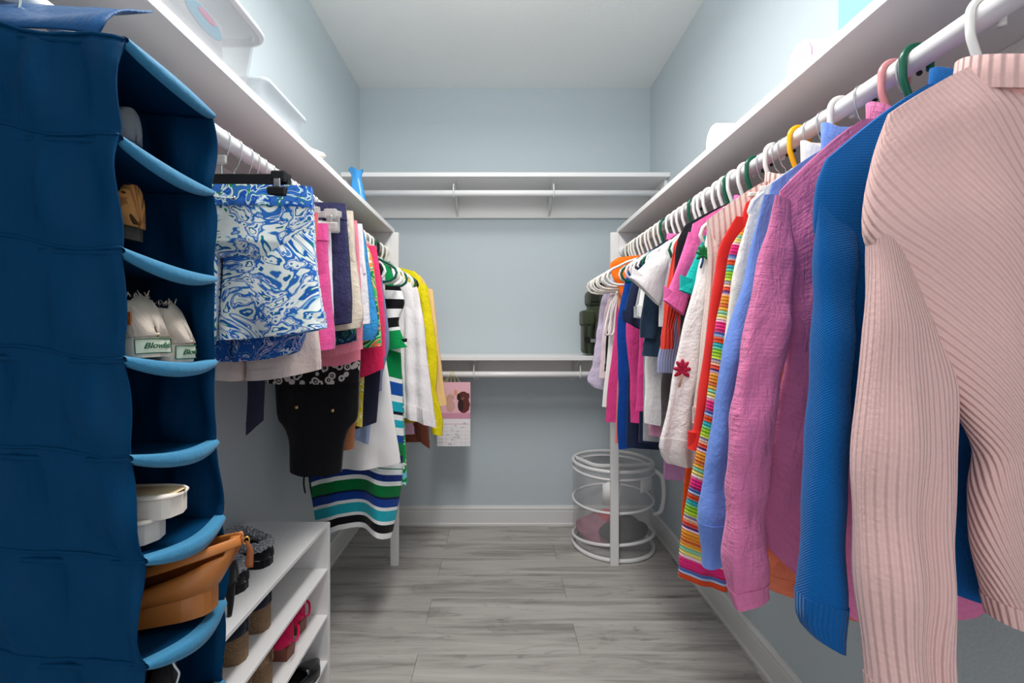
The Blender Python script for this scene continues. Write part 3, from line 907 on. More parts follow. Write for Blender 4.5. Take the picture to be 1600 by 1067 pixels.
garment('ribbed_sweater', 'coral red ribbed sweater with a straight cuffed sleeve', 'sweater', 1, 1.185,
    [(1062, 368), (1052, 388), (1056, 440), (1060, 540), (1058, 600)], F_CRIB,
    [(1054, 382, 1074, 386), (1046, 420, 1070, 420), (1038, 470, 1062, 470), (1034, 510, 1052, 510), (1031, 545, 1050, 545)], t=0.014, cuff=(5, F_CRIB), slt=0.010)
garment('knit_top', 'lavender grey ribbed top below the coral red cuff', 'top', 1, 1.215,
    [(1060, 375), (1048, 420), (1040, 500), (1030, 548), (1027, 582)], F_LAVG, t=0.012, hemc=584, fold=0.004)
garment('heather_tee', 'charcoal heather tee beneath the lavender grey top', 'tee shirt', 1, 1.24,
    [(1058, 380), (1048, 440), (1040, 520), (1034, 590), (1032, 668)], F_CHAR, t=0.010, hemc=672, fold=0.004)
garment('long_top', 'mauve heather long top with the lowest hem beside the white blouse', 'top', 1, 1.26,
    [(1054, 384), (1046, 460), (1042, 560), (1038, 660), (1036, 748)], F_MAUV, t=0.010, hemc=754, fold=0.006)
garment('tee_shirt', 'boxy white tee with a stiff flared sleeve, nearest white tee', 'tee shirt', 1, 1.29,
    [(1036, 386), (1026, 400), (1028, 440), (1030, 480), (1029, 510)], F_WTEE,
    [(1022, 394, 1046, 392), (1004, 416, 1042, 420), (984, 432, 1034, 462), (986, 436, 1029, 478)], t=0.016, SM=16, slt=0.016, slfold=0.004, hemc=515, wk=0.95, neckz=1.53)
garment('tee_shirt', 'dark slate tee under the second white tee sleeve', 'tee shirt', 1, 1.33,
    [(1030, 394), (1020, 430), (1012, 500), (1004, 545), (1003, 556)], F_SLATE,
    [(1018, 400, 1040, 405), (1008, 450, 1036, 450), (1000, 500, 1030, 500), (999, 527, 1026, 530)], t=0.012, SM=16, slt=0.007)
garment('tee_shirt', 'second white tee with a square sleeve under the flared one', 'tee shirt', 1, 1.365,
    [(1026, 398), (1016, 420), (1012, 480), (1008, 560), (1006, 660)], F_WTEE,
    [(1012, 410, 1036, 412), (1002, 450, 1034, 450), (996, 494, 1030, 505)], t=0.012, SM=16, slt=0.009, hemc=672, fold=0.004)
garment('pink_heather_top', 'pale pink heather top with a rounded sleeve, left of the black hem', 'top', 1, 1.39,
    [(1022, 402), (1018, 480), (1016, 580), (1014, 640), (1013, 678)], F_PHEA,
    [(1026, 560, 1040, 560), (1018, 600, 1038, 600), (1014, 640, 1034, 640), (1013, 678, 1036, 682)], t=0.010, hemc=684, far_sleeve=False, fold=0.004)
garment('tee_shirt', 'grey tee whose sleeve peeks out left of the second white tee', 'tee shirt', 1, 1.43,
    [(1018, 404), (1008, 430), (1006, 520), (1005, 620), (1004, 688)], F_GREY,
    [(1006, 414, 1030, 418), (998, 450, 1020, 450), (990, 496, 1012, 500)], t=0.010, SM=16, slt=0.006, hemc=692)
garment('black_tunic', 'black jersey tunic ending in a dark hem beside the pink heather top', 'top', 1, 1.46,
    [(1014, 406), (1010, 480), (1012, 560), (1016, 620), (1020, 668)], F_BLACK, t=0.010, hemc=672, fold=0.004)
garment('magenta_shirt', 'magenta shirt with a broad straight hem', 'shirt', 1, 1.50,
    [(1010, 408), (1002, 460), (998, 540), (995, 600), (993, 641)], F_MAG, t=0.012, hemc=645, fold=0.008, hem=(2, F_MAG))
garment('tee_shirt', 'navy tee with a pink neckline stripe on its shoulder', 'tee shirt', 1, 1.55,
    [(1004, 402), (994, 418), (1000, 480), (1000, 560), (998, 690)], F_NAVY,
    [(996, 414, 1016, 416), (984, 452, 1006, 452), (972, 500, 1000, 515)], t=0.014, collar='crew', cmat=F_PTEE, SM=16, slt=0.009, neckz=1.532, hemc=697)
garment('slim_tank', 'narrow magenta tank with a long hanging side strip', 'top', 1, 1.64,
    [(996, 412), (982, 470), (978, 520), (984, 580), (985, 660)], F_MAG, t=0.012, hemc=662, fold=0.003)
garment('navy_dress', 'dark navy dress with a low straight hem behind the magenta tank', 'dress', 1, 1.70,
    [(992, 414), (984, 480), (982, 560), (980, 640), (978, 698)], F_NAVY, t=0.012, hemc=702)
garment('cobalt_dress', 'cobalt blue sleeveless dress hanging down to the white post', 'dress', 1, 1.77,
    [(984, 414), (972, 460), (964, 510), (966, 600), (964, 650), (966, 702)], F_RBLUE, t=0.014, hemc=696, fold=0.010)
garment('salmon_dress', 'salmon dress, a slim strip left of the cobalt dress', 'dress', 1, 1.84,
    [(978, 416), (972, 480), (968, 560), (964, 620), (960, 692)], F_SALM, t=0.010, hemc=694, fold=0.003)
garment('halter_top', 'pleated orange satin halter top among the white hangers', 'top', 1, 1.91,
    [(966, 402), (953, 412), (956, 430), (966, 450), (974, 480), (976, 530)], F_ORANGE, t=0.014, fold=0.012, hemc=535, scr=0.004, neckz=1.53)
garment('peach_top', 'peach cotton top glimpsed under the orange halter', 'top', 1, 1.96,
    [(968, 440), (965, 470), (968, 500), (968, 560), (966, 600)], F_PEACH, t=0.010, hemc=602)
garment('magenta_skirt', 'short piece of magenta cloth hanging under the white print dress', 'skirt', 1, 2.02,
    [(966, 450), (958, 540), (950, 600), (946, 659)], F_MAG, t=0.010, hemc=660, fold=0.003)
g = garment('print_dress', 'white sleeveless dress with tiny scattered motifs and looped straps', 'dress', 1, 2.08,
    [(966, 448), (954, 480), (950, 540), (945, 590), (940, 635)], F_PRN, t=0.014, hemc=638, fold=0.004)
for dx in (0, 6):
    x, z = PX(956 + dx, 470, 2.05)
    tube('strap', [(x, 2.05, z), (x - 0.02, 2.04, z - 0.06), (x - 0.035, 2.035, z - 0.13), (x - 0.028, 2.035, z - 0.155), (x - 0.012, 2.035, z - 0.14), (x - 0.004, 2.04, z - 0.06), (x + 0.006, 2.05, z)], 0.0045, F_WTEE, g, 6, smoothn=30)
garment('black_camisole', 'black camisole, a sliver left of the white print dress', 'top', 1, 2.14,
    [(958, 470), (948, 520), (946, 560), (944, 580)], F_BLACK, t=0.008, hemc=582, fold=0.003)
garment('pink_camisole', 'pale pink ruffled camisole beside the lavender top', 'top', 1, 2.19,
    [(952, 462), (944, 490), (940, 540), (936, 590)], fabric('blush_cotton', (240, 214, 218), 'weave', var=0.03), t=0.010, hemc=592, scr=0.003)
garment('seersucker_top', 'lavender seersucker top at the far end of the right rod', 'top', 1, 2.25,
    [(950, 458), (940, 466), (932, 520), (925, 570), (917, 592), (925, 604)], F_LAV, t=0.016, hemc=614, scr=0.003, wr=0.004)

# hangers of the right rod
PH = plastic_hanger
for Y, m, lab in (
    (0.53, M_HW, 'white plastic hanger inside the pale pink ribbed sweater'), (0.60, M_HW, 'white plastic hanger of the royal blue sweater'),
    (0.70, M_HG, 'dark green plastic hanger beside the salmon pink one'), (0.74, M_HP, 'salmon pink plastic hanger on the right rod'),
    (0.855, M_HW, 'white plastic hanger of the cream shirt'), (0.975, M_HY, 'yellow plastic hanger of the blush ribbed cardigan'),
    (1.065, M_HW, 'white plastic hanger of the teal tee'), (1.145, M_HG, 'dark green plastic hanger of the black top'), (1.185, M_HW, 'white plastic hanger of the coral ribbed sweater'),
    (1.24, M_HW, 'white plastic hanger of the charcoal heather tee'), (1.26, M_HG, 'dark green plastic hanger of the mauve long top'), (1.29, M_HW, 'white plastic hanger of the boxy white tee'),
    (1.33, M_HW, 'white plastic hanger of the dark slate tee'), (1.39, M_HW, 'white plastic hanger of the pink heather top'), (1.43, M_HW, 'white plastic hanger of the grey tee'),
    (1.46, M_HW, 'white plastic hanger of the black tunic'), (1.50, M_HG, 'dark green plastic hanger of the magenta shirt'), (1.55, M_HW, 'white plastic hanger of the navy tee with pink neckline'),
    (1.60, M_HW, 'white plastic hanger just behind the navy tee'), (1.645, M_HW, 'white plastic hanger of the narrow magenta tank'), (1.70, M_HW, 'white plastic hanger of the dark navy dress'),
    (1.765, M_HG, 'dark green plastic hanger of the cobalt dress'), (1.79, M_HC, 'cream plastic hanger of the salmon dress'), (1.84, M_HW, 'white plastic hanger in front of the orange halter'),
    (1.905, M_HC, 'cream plastic hanger of the orange halter top'), (1.95, M_HW, 'white plastic hanger of the peach top'), (2.01, M_HC, 'cream plastic hanger of the magenta cloth'),
    (2.06, M_HW, 'white plastic hanger of the print dress with looped straps'), (2.12, M_HC, 'cream plastic hanger of the black camisole'), (2.16, M_HW, 'white plastic hanger of the pink ruffled camisole'),
    (2.20, M_HC, 'cream plastic hanger second from the far end of the right rod'), (2.255, M_HC, 'cream plastic hanger of the lavender top at the rod end')):
    PH(Y, 1, m, lab, hw=0.172 if Y < 1.8 else 0.207)
for Y, lab, tp in ((0.715, 'wire hook hanger between the green and pink hangers', M_HB), (0.80, 'wire hook hanger of the periwinkle shirt', M_HB), (0.895, 'wire hook hanger of the rainbow crochet cardigan', M_HY),
               (0.935, 'wire hook hanger of the scarlet cardigan', M_HB), (1.02, 'wire hook hanger of the white embroidered blouse', M_HB), (1.043, 'wire hook hanger of the vivid orange tunic', M_HB),
               (1.105, 'wire hook hanger of the bright pink tee', M_HB)):
    wire_hanger(Y, 1, lab, bar=M_HW, hw=0.13, drop=0.135, clips=False, barh=0.006, tip=tp)
# ------------------------------------------------------------------ left rod
P_BLUE = printed('blue_green_swirl_print', [(0.0, (240, 244, 240)), (0.20, (150, 200, 220)), (0.25, (50, 112, 192)), (0.41, (236, 240, 242)), (0.45, (86, 140, 208)), (0.53, (244, 246, 242)), (0.70, (200, 228, 226)), (0.75, (36, 96, 180)), (0.86, (28, 150, 84)), (0.90, (240, 244, 240))], 8, 3.2, 3, 'swirl')
P_BLUE2 = printed('deep_blue_floral_print', [(0.0, (32, 84, 160)), (0.25, (90, 140, 200)), (0.36, (28, 70, 140)), (0.55, (206, 218, 232)), (0.66, (48, 104, 178)), (0.84, (236, 196, 204)), (0.92, (36, 92, 168))], 22, 1.4, 2, 'swirl')
P_BAND = printed('blue_band_print', [(0.0, (54, 110, 192)), (0.30, (30, 84, 170)), (0.52, (150, 190, 226)), (0.62, (236, 240, 240)), (0.72, (36, 140, 92)), (0.8, (54, 110, 192))], 26, 1.0, 2, 'swirl')
P_TROP = printed('tropical_leaf_print', [(0.0, (30, 128, 66)), (0.22, (140, 220, 150)), (0.36, (20, 100, 56)), (0.5, (250, 150, 70)), (0.6, (236, 232, 210)), (0.7, (60, 170, 90)), (0.85, (250, 110, 80)), (0.93, (150, 224, 156))], 8, 1.2, 2, 'swirl')
P_DARKF = printed('dark_tropical_print', [(0.0, (24, 40, 74)), (0.3, (30, 96, 72)), (0.5, (20, 34, 66)), (0.68, (110, 150, 190)), (0.8, (34, 110, 80)), (0.9, (24, 40, 74))], 22, 1.4, 2, 'swirl')
P_GREENW = printed('green_white_leaf_print', [(0.0, (10, 150, 60)), (0.34, (236, 240, 238)), (0.5, (14, 140, 58)), (0.72, (120, 196, 226)), (0.82, (236, 240, 238)), (0.9, (10, 150, 60))], 9, 1.2, 1, 'swirl')
P_CHAIN = printed('chain_link_print', [(0.0, (190, 184, 180)), (0.16, (26, 24, 26)), (0.30, (196, 190, 186)), (0.52, (24, 22, 24))], 46, kind='spots')
P_YELF = printed('yellow_floral_print', [(0.0, (206, 180, 40)), (0.3, (236, 226, 170)), (0.45, (150, 170, 40)), (0.62, (240, 232, 200)), (0.75, (222, 190, 60))], 20, 1.4, 2, 'swirl')
F_CORALS = fabric('coral_twill', (250, 116, 112), 'weave', var=0.06)
F_HOT = fabric('hot_pink_twill', (234, 92, 160), 'weave', var=0.07)
F_NAVT = fabric('navy_twill', (54, 54, 92), 'weave', var=0.10, bs=0.6)
F_BEIGE = fabric('beige_twill', (222, 208, 190), 'weave', var=0.05)
F_SAND = fabric('pale_sand_twill', (228, 206, 198), 'weave', var=0.03)
F_PCHINO = fabric('rose_twill', (242, 138, 158), 'weave', var=0.05)
F_PALE = fabric('white_ice_twill', (232, 234, 238), 'weave', var=0.03)
F_SKY = fabric('sky_blue_cotton', (58, 150, 214), 'weave', var=0.09, bs=0.6)
F_MINT = fabric('mint_green_cotton', (150, 226, 160), 'weave', var=0.05)
F_CRIM = fabric('crimson_pink_twill', (226, 40, 92), 'weave', var=0.04)
F_FUCH = fabric('fuchsia_twill', (236, 66, 120), 'weave', var=0.04)
F_GLAV = fabric('dusty_blue_cotton', (128, 134, 172), 'weave', var=0.05)
F_INK = fabric('ink_navy_cotton', (30, 32, 52), 'weave', var=0.05)
F_BLK = fabric('black_crepe', (15, 14, 16), 'weave', var=0.04, bs=0.25)
F_SASH = fabric('navy_sash_cloth', (46, 48, 68), 'weave', var=0.05)
F_CHAM = fabric('pale_chambray', (164, 182, 218), 'weave', var=0.05)
F_WKNIT = fabric('soft_white_knit', (238, 234, 232), 'rib', 0.004, bs=0.25, var=0.02)
F_WSH = fabric('pinkish_white_cotton', (240, 232, 234), 'weave', var=0.02)
F_YEL = fabric('bright_yellow_nylon', (240, 222, 16), 'weave', var=0.05, bs=0.7, rough=0.55)
F_APR = fabric('apricot_cotton', (246, 204, 142), 'weave', var=0.03)
F_BROWN = fabric('brown_suede_cloth', (122, 66, 52), 'weave', var=0.06)
F_MUST = fabric('mustard_cotton', (214, 162, 50), 'weave', var=0.05)
F_TEE1 = fabric('black_white_stripe_jersey', (240, 240, 238), 'weave', var=0.02, length=0.075, stripes=[(0.0, (16, 16, 20)), (0.52, (242, 240, 238))])
F_GRN = fabric('kelly_green_jersey', (0, 140, 74), 'weave', var=0.04)
F_STR = fabric('sea_stripe_jersey', (20, 140, 90), 'weave', var=0.03, length=1.125, stripes=[
    (0.0, (0, 132, 70)), (0.30, (236, 238, 236)), (0.325, (0, 132, 70)), (0.425, (236, 238, 236)), (0.44, (20, 78, 160)), (0.485, (236, 238, 236)), (0.51, (30, 170, 190)), (0.545, (20, 24, 40)), (0.555, (236, 238, 236)), (0.575, (30, 170, 190)),
    (0.605, (236, 238, 236)), (0.63, (24, 70, 150)), (0.66, (0, 120, 66)), (0.685, (0, 110, 60)), (0.705, (22, 40, 92)), (0.725, (20, 90, 70)), (0.732, (232, 236, 236)), (0.752, (20, 110, 84)), (0.757, (232, 236, 236)), (0.775, (18, 50, 120)), (0.800, (236, 238, 236)), (0.815, (0, 112, 56)), (0.855, (16, 30, 60)), (0.862, (18, 62, 146)), (0.888, (236, 238, 236)), (0.90, (34, 168, 184)), (0.935, (236, 238, 236)), (0.948, (14, 14, 18)), (0.975, (240, 238, 236))])

g = shorts('printed_shorts', 'blue, white and green swirl print drawstring shorts facing the aisle, nearest on the left rod', 0.98,
    [(487, 293), (489, 340), (492, 390), (498, 450), (508, 512)], P_BLUE, hemc=532, t=0.028, waist=(0.30, P_BAND), crotch=0.50, N=96, M=40, fold=0.010, wr=0.003, flare=0.0, lfold=0.012)
x, z = PX(364, 309, 0.945)
bm = bmesh.new(); bmesh.ops.create_uvsphere(bm, u_segments=10, v_segments=8, radius=0.005, matrix=Matrix.Translation((x, 0.946, z)) @ Matrix.Diagonal((1, 0.4, 1, 1)))
from_bm('eyelet', bm, M_CHROME, g, True)
tube('drawstring', [(x, 0.944, z), (x - 0.02, 0.940, z - 0.001), (x - 0.05, 0.941, z + 0.004), (x - 0.09, 0.944, z)], 0.0014, F_PALE, g, 6, smoothn=14)
wire_hanger(0.98, -1, 'black clip hanger holding the blue swirl print shorts', bar=M_HB, hw=0.145, drop=0.082, barh=0.026, clipx=0.128)
shorts('printed_shorts', 'deep blue floral shorts hanging lower, just behind the swirl print shorts', 1.025,
    [(470, 330), (472, 400), (476, 470), (480, 520), (470, 548)], P_BLUE2, hemc=566, t=0.020, crotch=0.6, fold=0.008, N=60)
shorts('sand_shorts', 'pale sand shorts with a wide lower hem under the blue floral shorts', 1.07,
    [(478, 340), (484, 400), (492, 470), (499, 540), (499, 577)], F_SAND, hemc=596, t=0.022, crotch=0.7, fold=0.008, hemband=F_SAND)
shorts('coral_shorts', 'coral pink shorts between the swirl print and hot pink shorts', 1.10,
    [(497, 333), (494, 380), (492, 440), (494, 500), (495, 545)], F_CORALS, hemc=552, t=0.014, fold=0.005)
shorts('pink_shorts', 'hot pink twill shorts beside the coral ones', 1.135,
    [(512, 350), (513, 400), (517, 460), (521, 510), (521, 545)], F_HOT, hemc=550, t=0.020, waist=(0.3, F_HOT), hemband=F_HOT, N=60)
shorts('white_shorts', 'white shorts mostly hidden between hot pink and navy shorts', 1.175,
    [(516, 346), (518, 380), (520, 440), (522, 500)], F_PALE, hemc=512, t=0.012)
shorts('navy_shorts', 'navy twill shorts with stitched seams, in the middle of the left rod', 1.215,
    [(540, 319), (543, 360), (547, 420), (550, 470), (549, 504)], F_NAVT, hemc=511, t=0.026, waist=(0.3, F_NAVT), hemband=F_NAVT, N=64, wr=0.003)
shorts('beige_shorts', 'beige twill shorts with a scalloped pocket behind the navy shorts', 1.27,
    [(552, 330), (556, 400), (562, 450), (568, 490), (563, 512)], F_BEIGE, hemc=518, t=0.022, hemband=F_BEIGE)
shorts('floral_skirt', 'dark green and blue tropical print skirt showing a narrow hem below the beige shorts', 1.30,
    [(552, 350), (554, 420), (556, 500), (556, 532)], P_DARKF, hemc=542, t=0.010, legs=False, cat='skirt')
shorts('rose_shorts', 'rose pink twill shorts with a broad lower hem', 1.325,
    [(558, 345), (562, 400), (566, 470), (568, 545)], F_PCHINO, hemc=556, t=0.016, legs=False, cat='shorts')
shorts('ice_white_shorts', 'icy white shorts next to the sky blue ruffled ones', 1.375,
    [(566, 350), (570, 400), (574, 450), (577, 505)], F_PALE, hemc=512, t=0.014)
shorts('pink_skirt', 'pink skirt with its hem lower than the rose shorts', 1.40,
    [(560, 352), (562, 430), (563, 520), (563, 562)], F_PCHINO, hemc=572, t=0.010, legs=False, cat='skirt')
shorts('chain_print_skirt', 'black skirt with a grey chain link print, low behind the pink hems', 1.425,
    [(556, 356), (560, 440), (563, 540), (562, 596)], P_CHAIN, hemc=600, t=0.010, legs=False, cat='skirt')
shorts('sky_shorts', 'sky blue ruffled cotton shorts with gathered legs', 1.45,
    [(566, 350), (574, 400), (584, 460), (592, 510), (586, 530)], F_SKY, hemc=536, t=0.020, fold=0.012, wr=0.004)
g = garment('black_romper', 'long black romper with gold buttons hanging under the shorts', 'romper', -1, 1.475,
    [(556, 364), (560, 440), (563, 540), (561, 600), (558, 652), (546, 668), (538, 690), (535, 736)], F_BLK, hemc=742, neckz=1.50, t=0.022, fold=0.010, N=60, M=40)
for px, py in ((520, 641), (464, 636)):
    x, z = PX(px, py, 1.45)
    bm = bmesh.new(); bmesh.ops.create_uvsphere(bm, u_segments=10, v_segments=6, radius=0.006, matrix=Matrix.Translation((x, 1.447, z)) @ Matrix.Diagonal((1, 0.5, 1, 1)))
    from_bm('gold_button', bm, plain('gold_metal', (222, 180, 110), 0.3, 1.0), g, True)
for px in (476, 486):
    x, z = PX(px, 736, 1.47)
    tube('drawstring', [(x, 1.47, z + 0.01), (x - 0.002, 1.468, z - 0.04), (x + 0.004, 1.466, z - 0.07)], 0.003, F_BLK, g, 6, smoothn=10)
shorts('tropical_shorts', 'tropical leaf print shorts with orange blooms', 1.51,
    [(568, 376), (580, 400), (588, 450), (594, 500), (596, 540)], P_TROP, hemc=548, t=0.020, waist=(0.25, F_MINT), fold=0.008)
shorts('coral_skirt', 'bright coral skirt with its waistband above the tropical shorts', 1.54,
    [(572, 376), (584, 410), (590, 470), (592, 530)], fabric('bright_coral_cotton', (250, 92, 84), 'weave', var=0.05), hemc=545, t=0.010, legs=False, cat='skirt')
shorts('crimson_skirt', 'crimson pink skirt with the broadest hem under the tropical shorts', 1.57,
    [(578, 380), (588, 440), (598, 510), (600, 575)], F_CRIM, hemc=590, t=0.014, legs=False, cat='skirt', hemband=F_CRIM)
shorts('fuchsia_skirt', 'fuchsia skirt edge right of the crimson skirt', 1.61,
    [(588, 384), (596, 440), (602, 500), (602, 557)], F_FUCH, hemc=566, t=0.012, legs=False, cat='skirt')
garment('ink_dress', 'ink navy dress, a narrow dark strip left of the hanger loops', 'dress', -1, 1.645,
    [(582, 392), (592, 410), (597, 450), (600, 500), (596, 560), (588, 660)], F_INK, t=0.012, hemc=672)
garment('dusty_blue_dress', 'dusty blue dress with a pointed scarf hem', 'dress', -1, 1.69,
    [(588, 396), (598, 440), (606, 500), (609, 540), (599, 580), (597, 610)], F_GLAV, t=0.012, hemc=626)
# hanging sashes and small pieces
def strip(name, label, cat, Y, L, R, mat, t=0.004, **k):
    L = [PX(a, b, Y) for a, b in L]; R = [PX(a, b, Y) for a, b in R]
    tt = empty(name, ((L[0][0] + R[0][0]) / 2, Y, max(L[0][1], R[0][1])), label, cat, 'clothes on the left rod')
    slab('body', L, R, Y, mat, tt, t, None, 0.3, 0.004, 0.001, int(Y * 777), 28, 24, tprof=[(0, 1), (1, 1)], **k)
    return tt
strip('sash', 'dark navy fabric sash dangling between organizer and black romper', 'sash', 1.24, [(389, 300), (388, 480), (386, 600), (383, 681)], [(416, 300), (416, 480), (414, 600), (412, 656)], F_SASH)
strip('suede_belt', 'tan suede belt with a fringed end', 'belt', 1.53, [(552, 384), (556, 500), (549, 610), (538, 660), (536, 704)], [(562, 384), (566, 500), (558, 610), (555, 660), (553, 701)], F_TAN)
strip('floral_scarf', 'yellow and green floral scarf beside the tan belt', 'scarf', 1.59, [(560, 386), (558, 500), (556, 610), (555, 664)], [(572, 386), (570, 500), (568, 620), (566, 667)], P_YELF, 0.006)
garment('chambray_shirt', 'pale chambray blue shirt with a rolled sleeve', 'shirt', -1, 1.735,
    [(590, 402), (598, 430), (596, 500), (586, 580), (580, 660)], F_CHAM,
    [(580, 470, 600, 470), (572, 560, 594, 560), (564, 630, 584, 635), (557, 686, 577, 693)], t=0.012, hemc=690, far_sleeve=False, slt=0.014, cuff=(2, F_CHAM))
garment('white_tunic', 'soft white tunic with a long plain side down to the striped dress', 'top', -1, 1.79,
    [(598, 404), (602, 440), (600, 520), (608, 590), (616, 650), (626, 722)], F_WKNIT, t=0.016, hemc=732, fold=0.016, N=64, M=40)
g = garment('striped_dress', 'long striped dress in green, navy, teal and white reaching lowest on the left', 'dress', -1, 1.86,
    [(606, 410), (616, 440), (622, 500), (625, 545), (628, 600), (629, 660), (628, 720), (624, 770), (612, 838)], F_STR,
    hemc=822, t=0.030, fold=0.030, N=90, M=70, wk=0.95)
# its sleeve: black and white bands over a green cuff
sv, SV = slab('sleeve', [PX(a, b, 1.84) for a, b in ((598, 446), (603, 480), (606, 512), (604, 548))], [PX(a, b, 1.84) for a, b in ((626, 448), (633, 474), (623, 505), (637, 542))], 1.83, F_TEE1, g, 0.016, None, 0.3, 0.003, 0.001, 5, 36, 24, v0=0.02)
band('sleeve_cuff', SV, 17, 24, F_GRN, g, 0.0012)
garment('leaf_print_dress', 'green, white and sky blue leaf print dress peeking right of the striped dress', 'dress', -1, 1.95,
    [(610, 412), (618, 450), (624, 540), (630, 600), (632, 660), (634, 700), (637, 757)], P_GREENW, t=0.012, hemc=760, fold=0.006)
garment('mustard_top', 'mustard yellow top edge under the white shirt', 'top', -1, 2.075,
    [(614, 420), (628, 480), (634, 560), (642, 630), (649, 660)], F_MUST, t=0.010, hemc=662, fold=0.003)
garment('lilac_top', 'lilac pink top with a low hem under the mustard one', 'top', -1, 2.115,
    [(616, 420), (630, 480), (636, 560), (642, 630), (648, 678)], fabric('lilac_pink_cotton', (226, 180, 206), 'weave', var=0.04), t=0.010, hemc=680, fold=0.003)
garment('brown_jacket', 'brown suede jacket sleeve under the white shirt', 'jacket', -1, 2.16,
    [(622, 424), (640, 480), (650, 560), (660, 640), (668, 690)], F_BROWN,
    [(640, 560, 660, 560), (646, 620, 668, 620), (652, 684, 672, 700)], t=0.010, hemc=690, far_sleeve=False, fold=0.003)
garment('white_shirt', 'white shirt with long straight sleeves near the far end of the left rod', 'shirt', -1, 2.02,
    [(636, 440), (645, 450), (648, 500), (650, 560), (656, 620), (664, 652)], F_WSH,
    [(630, 452, 652, 448), (632, 500, 662, 500), (633, 560, 668, 560), (634, 620, 676, 620), (634, 652, 682, 668)], t=0.018, hemc=652, cuff=(3, F_WSH), slt=0.016, far_sleeve=False, wr=0.003)
garment('yellow_jacket', 'bright yellow rain jacket with gathered cuff beside the white shirt', 'jacket', -1, 2.24,
    [(648, 424), (660, 440), (668, 500), (672, 560), (674, 630)], F_YEL,
    [(654, 440, 668, 446), (660, 500, 676, 500), (664, 560, 684, 560), (668, 610, 682, 610), (674, 650, 692, 650), (674, 676, 691, 680)], t=0.018, hemc=640, cuff=(3, F_YEL), slt=0.018, wr=0.004, scr=0.003, far_sleeve=False, collar='crew')
garment('apricot_cardigan', 'apricot cardigan at the very end of the left rod', 'cardigan', -1, 2.31,
    [(656, 430), (666, 446), (674, 500), (678, 560), (680, 620)], F_APR,
    [(660, 448, 676, 452), (668, 500, 682, 500), (674, 570, 690, 570), (682, 634, 698, 632)], t=0.014, hemc=625, cuff=(2, F_APR), slt=0.014, far_sleeve=False)

for Y, m, lab in ((1.645, M_HB, 'black hanger of the ink navy dress'), (1.69, M_HW, 'white plastic hanger of the dusty blue dress'), (1.735, M_HG, 'dark green plastic hanger of the chambray shirt'),
                  (1.77, M_HW, 'white plastic hanger of the white tunic'), (1.80, M_HC, 'cream plastic hanger between tunic and striped dress'), (1.86, M_HW, 'white plastic hanger of the striped dress'),
                  (1.91, M_HG, 'dark green plastic hanger behind the striped dress'), (1.95, M_HW, 'white plastic hanger of the leaf print dress'), (2.075, M_HC, 'cream plastic hanger of the mustard top'),
                  (2.115, M_HG, 'dark green plastic hanger of the lilac top'), (2.16, M_HB, 'black hanger of the brown suede jacket'), (2.02, M_HW, 'white plastic hanger of the white shirt'),
                  (2.24, M_HW, 'white plastic hanger of the yellow jacket'), (2.31, M_HC, 'cream plastic hanger of the apricot cardigan')):
    plastic_hanger(Y, -1, m, lab, hw=0.172 if Y < 1.7 else 0.205, r=0.0058 if m is M_HB else 0.0050)
for Y, lab in ((1.025, 'clear clip hanger of the deep blue floral shorts'), (1.07, 'clear clip hanger of the pale sand shorts'), (1.10, 'clear clip hanger of the coral shorts'), (1.135, 'clear clip hanger of the hot pink shorts'),
               (1.175, 'clear clip hanger of the white shorts'), (1.215, 'clear clip hanger of the navy shorts'), (1.27, 'clear clip hanger of the beige shorts'), (1.30, 'clear clip hanger of the tropical print skirt'), (1.325, 'clear clip hanger of the rose shorts'),
               (1.375, 'clear clip hanger of the icy white shorts'), (1.40, 'clear clip hanger of the pink skirt'), (1.425, 'clear clip hanger of the chain print skirt'), (1.45, 'clear clip hanger of the sky blue shorts'), (1.51, 'clear clip hanger of the tropical shorts'),
               (1.54, 'clear clip hanger of the bright coral skirt'), (1.57, 'clear clip hanger of the crimson skirt'), (1.61, 'clear clip hanger of the fuchsia skirt')):
    wire_hanger(Y, -1, lab, bar=M_CLEAR, hw=0.19 if Y in (1.175, 1.27) else 0.15, drop=0.11, clipx=0.165 if Y in (1.175, 1.27) else 0.125)
wire_hanger(0.83, -1, 'empty wire hook hanger beside the blue organizer', bar=M_CLEAR, hw=0.10, drop=0.10, clips=False)
# ------------------------------------------------------------------ hanging shoe organizer
M_ORG = fabric('navy_blue_organizer_cloth', (0, 54, 90), 'weave', var=0.03, bs=0.12, rough=0.7)
_b = M_ORG.node_tree.nodes['Principled BSDF']; _b.inputs['Sheen Weight'].default_value = 0.0; _b.inputs['Specular IOR Level'].default_value = 0.05; _b.inputs['Roughness'].default_value = 0.5
M_ORGT = fabric('light_blue_trim_cloth', (56, 126, 164), 'weave', var=0.02, bs=0.15, rough=0.55)
YN, YFAR, XB = 0.51, 0.665, -0.725
zs_n = [1.534, 1.424, 1.298, 1.176, 1.065, 0.950, 0.832, 0.715, 0.60, 0.48, 0.36]
zs_f = [1.523, 1.411, 1.2845, 1.163, 1.046, 0.936, 0.812, 0.695, 0.58, 0.46, 0.345]
xs_n = [-0.421, -0.427, -0.425, -0.423, -0.416, -0.3996, -0.3985, -0.40, -0.405, -0.41, -0.415]
xs_f = [-0.420, -0.4219, -0.418, -0.417, -0.4150, -0.406, -0.4040, -0.406, -0.41, -0.412, -0.415]
org_ = empty('hanging_organizer', (-0.57, 0.59, 1.625), 'navy blue hanging fabric shoe organizer with light blue shelf edges', 'organizer')
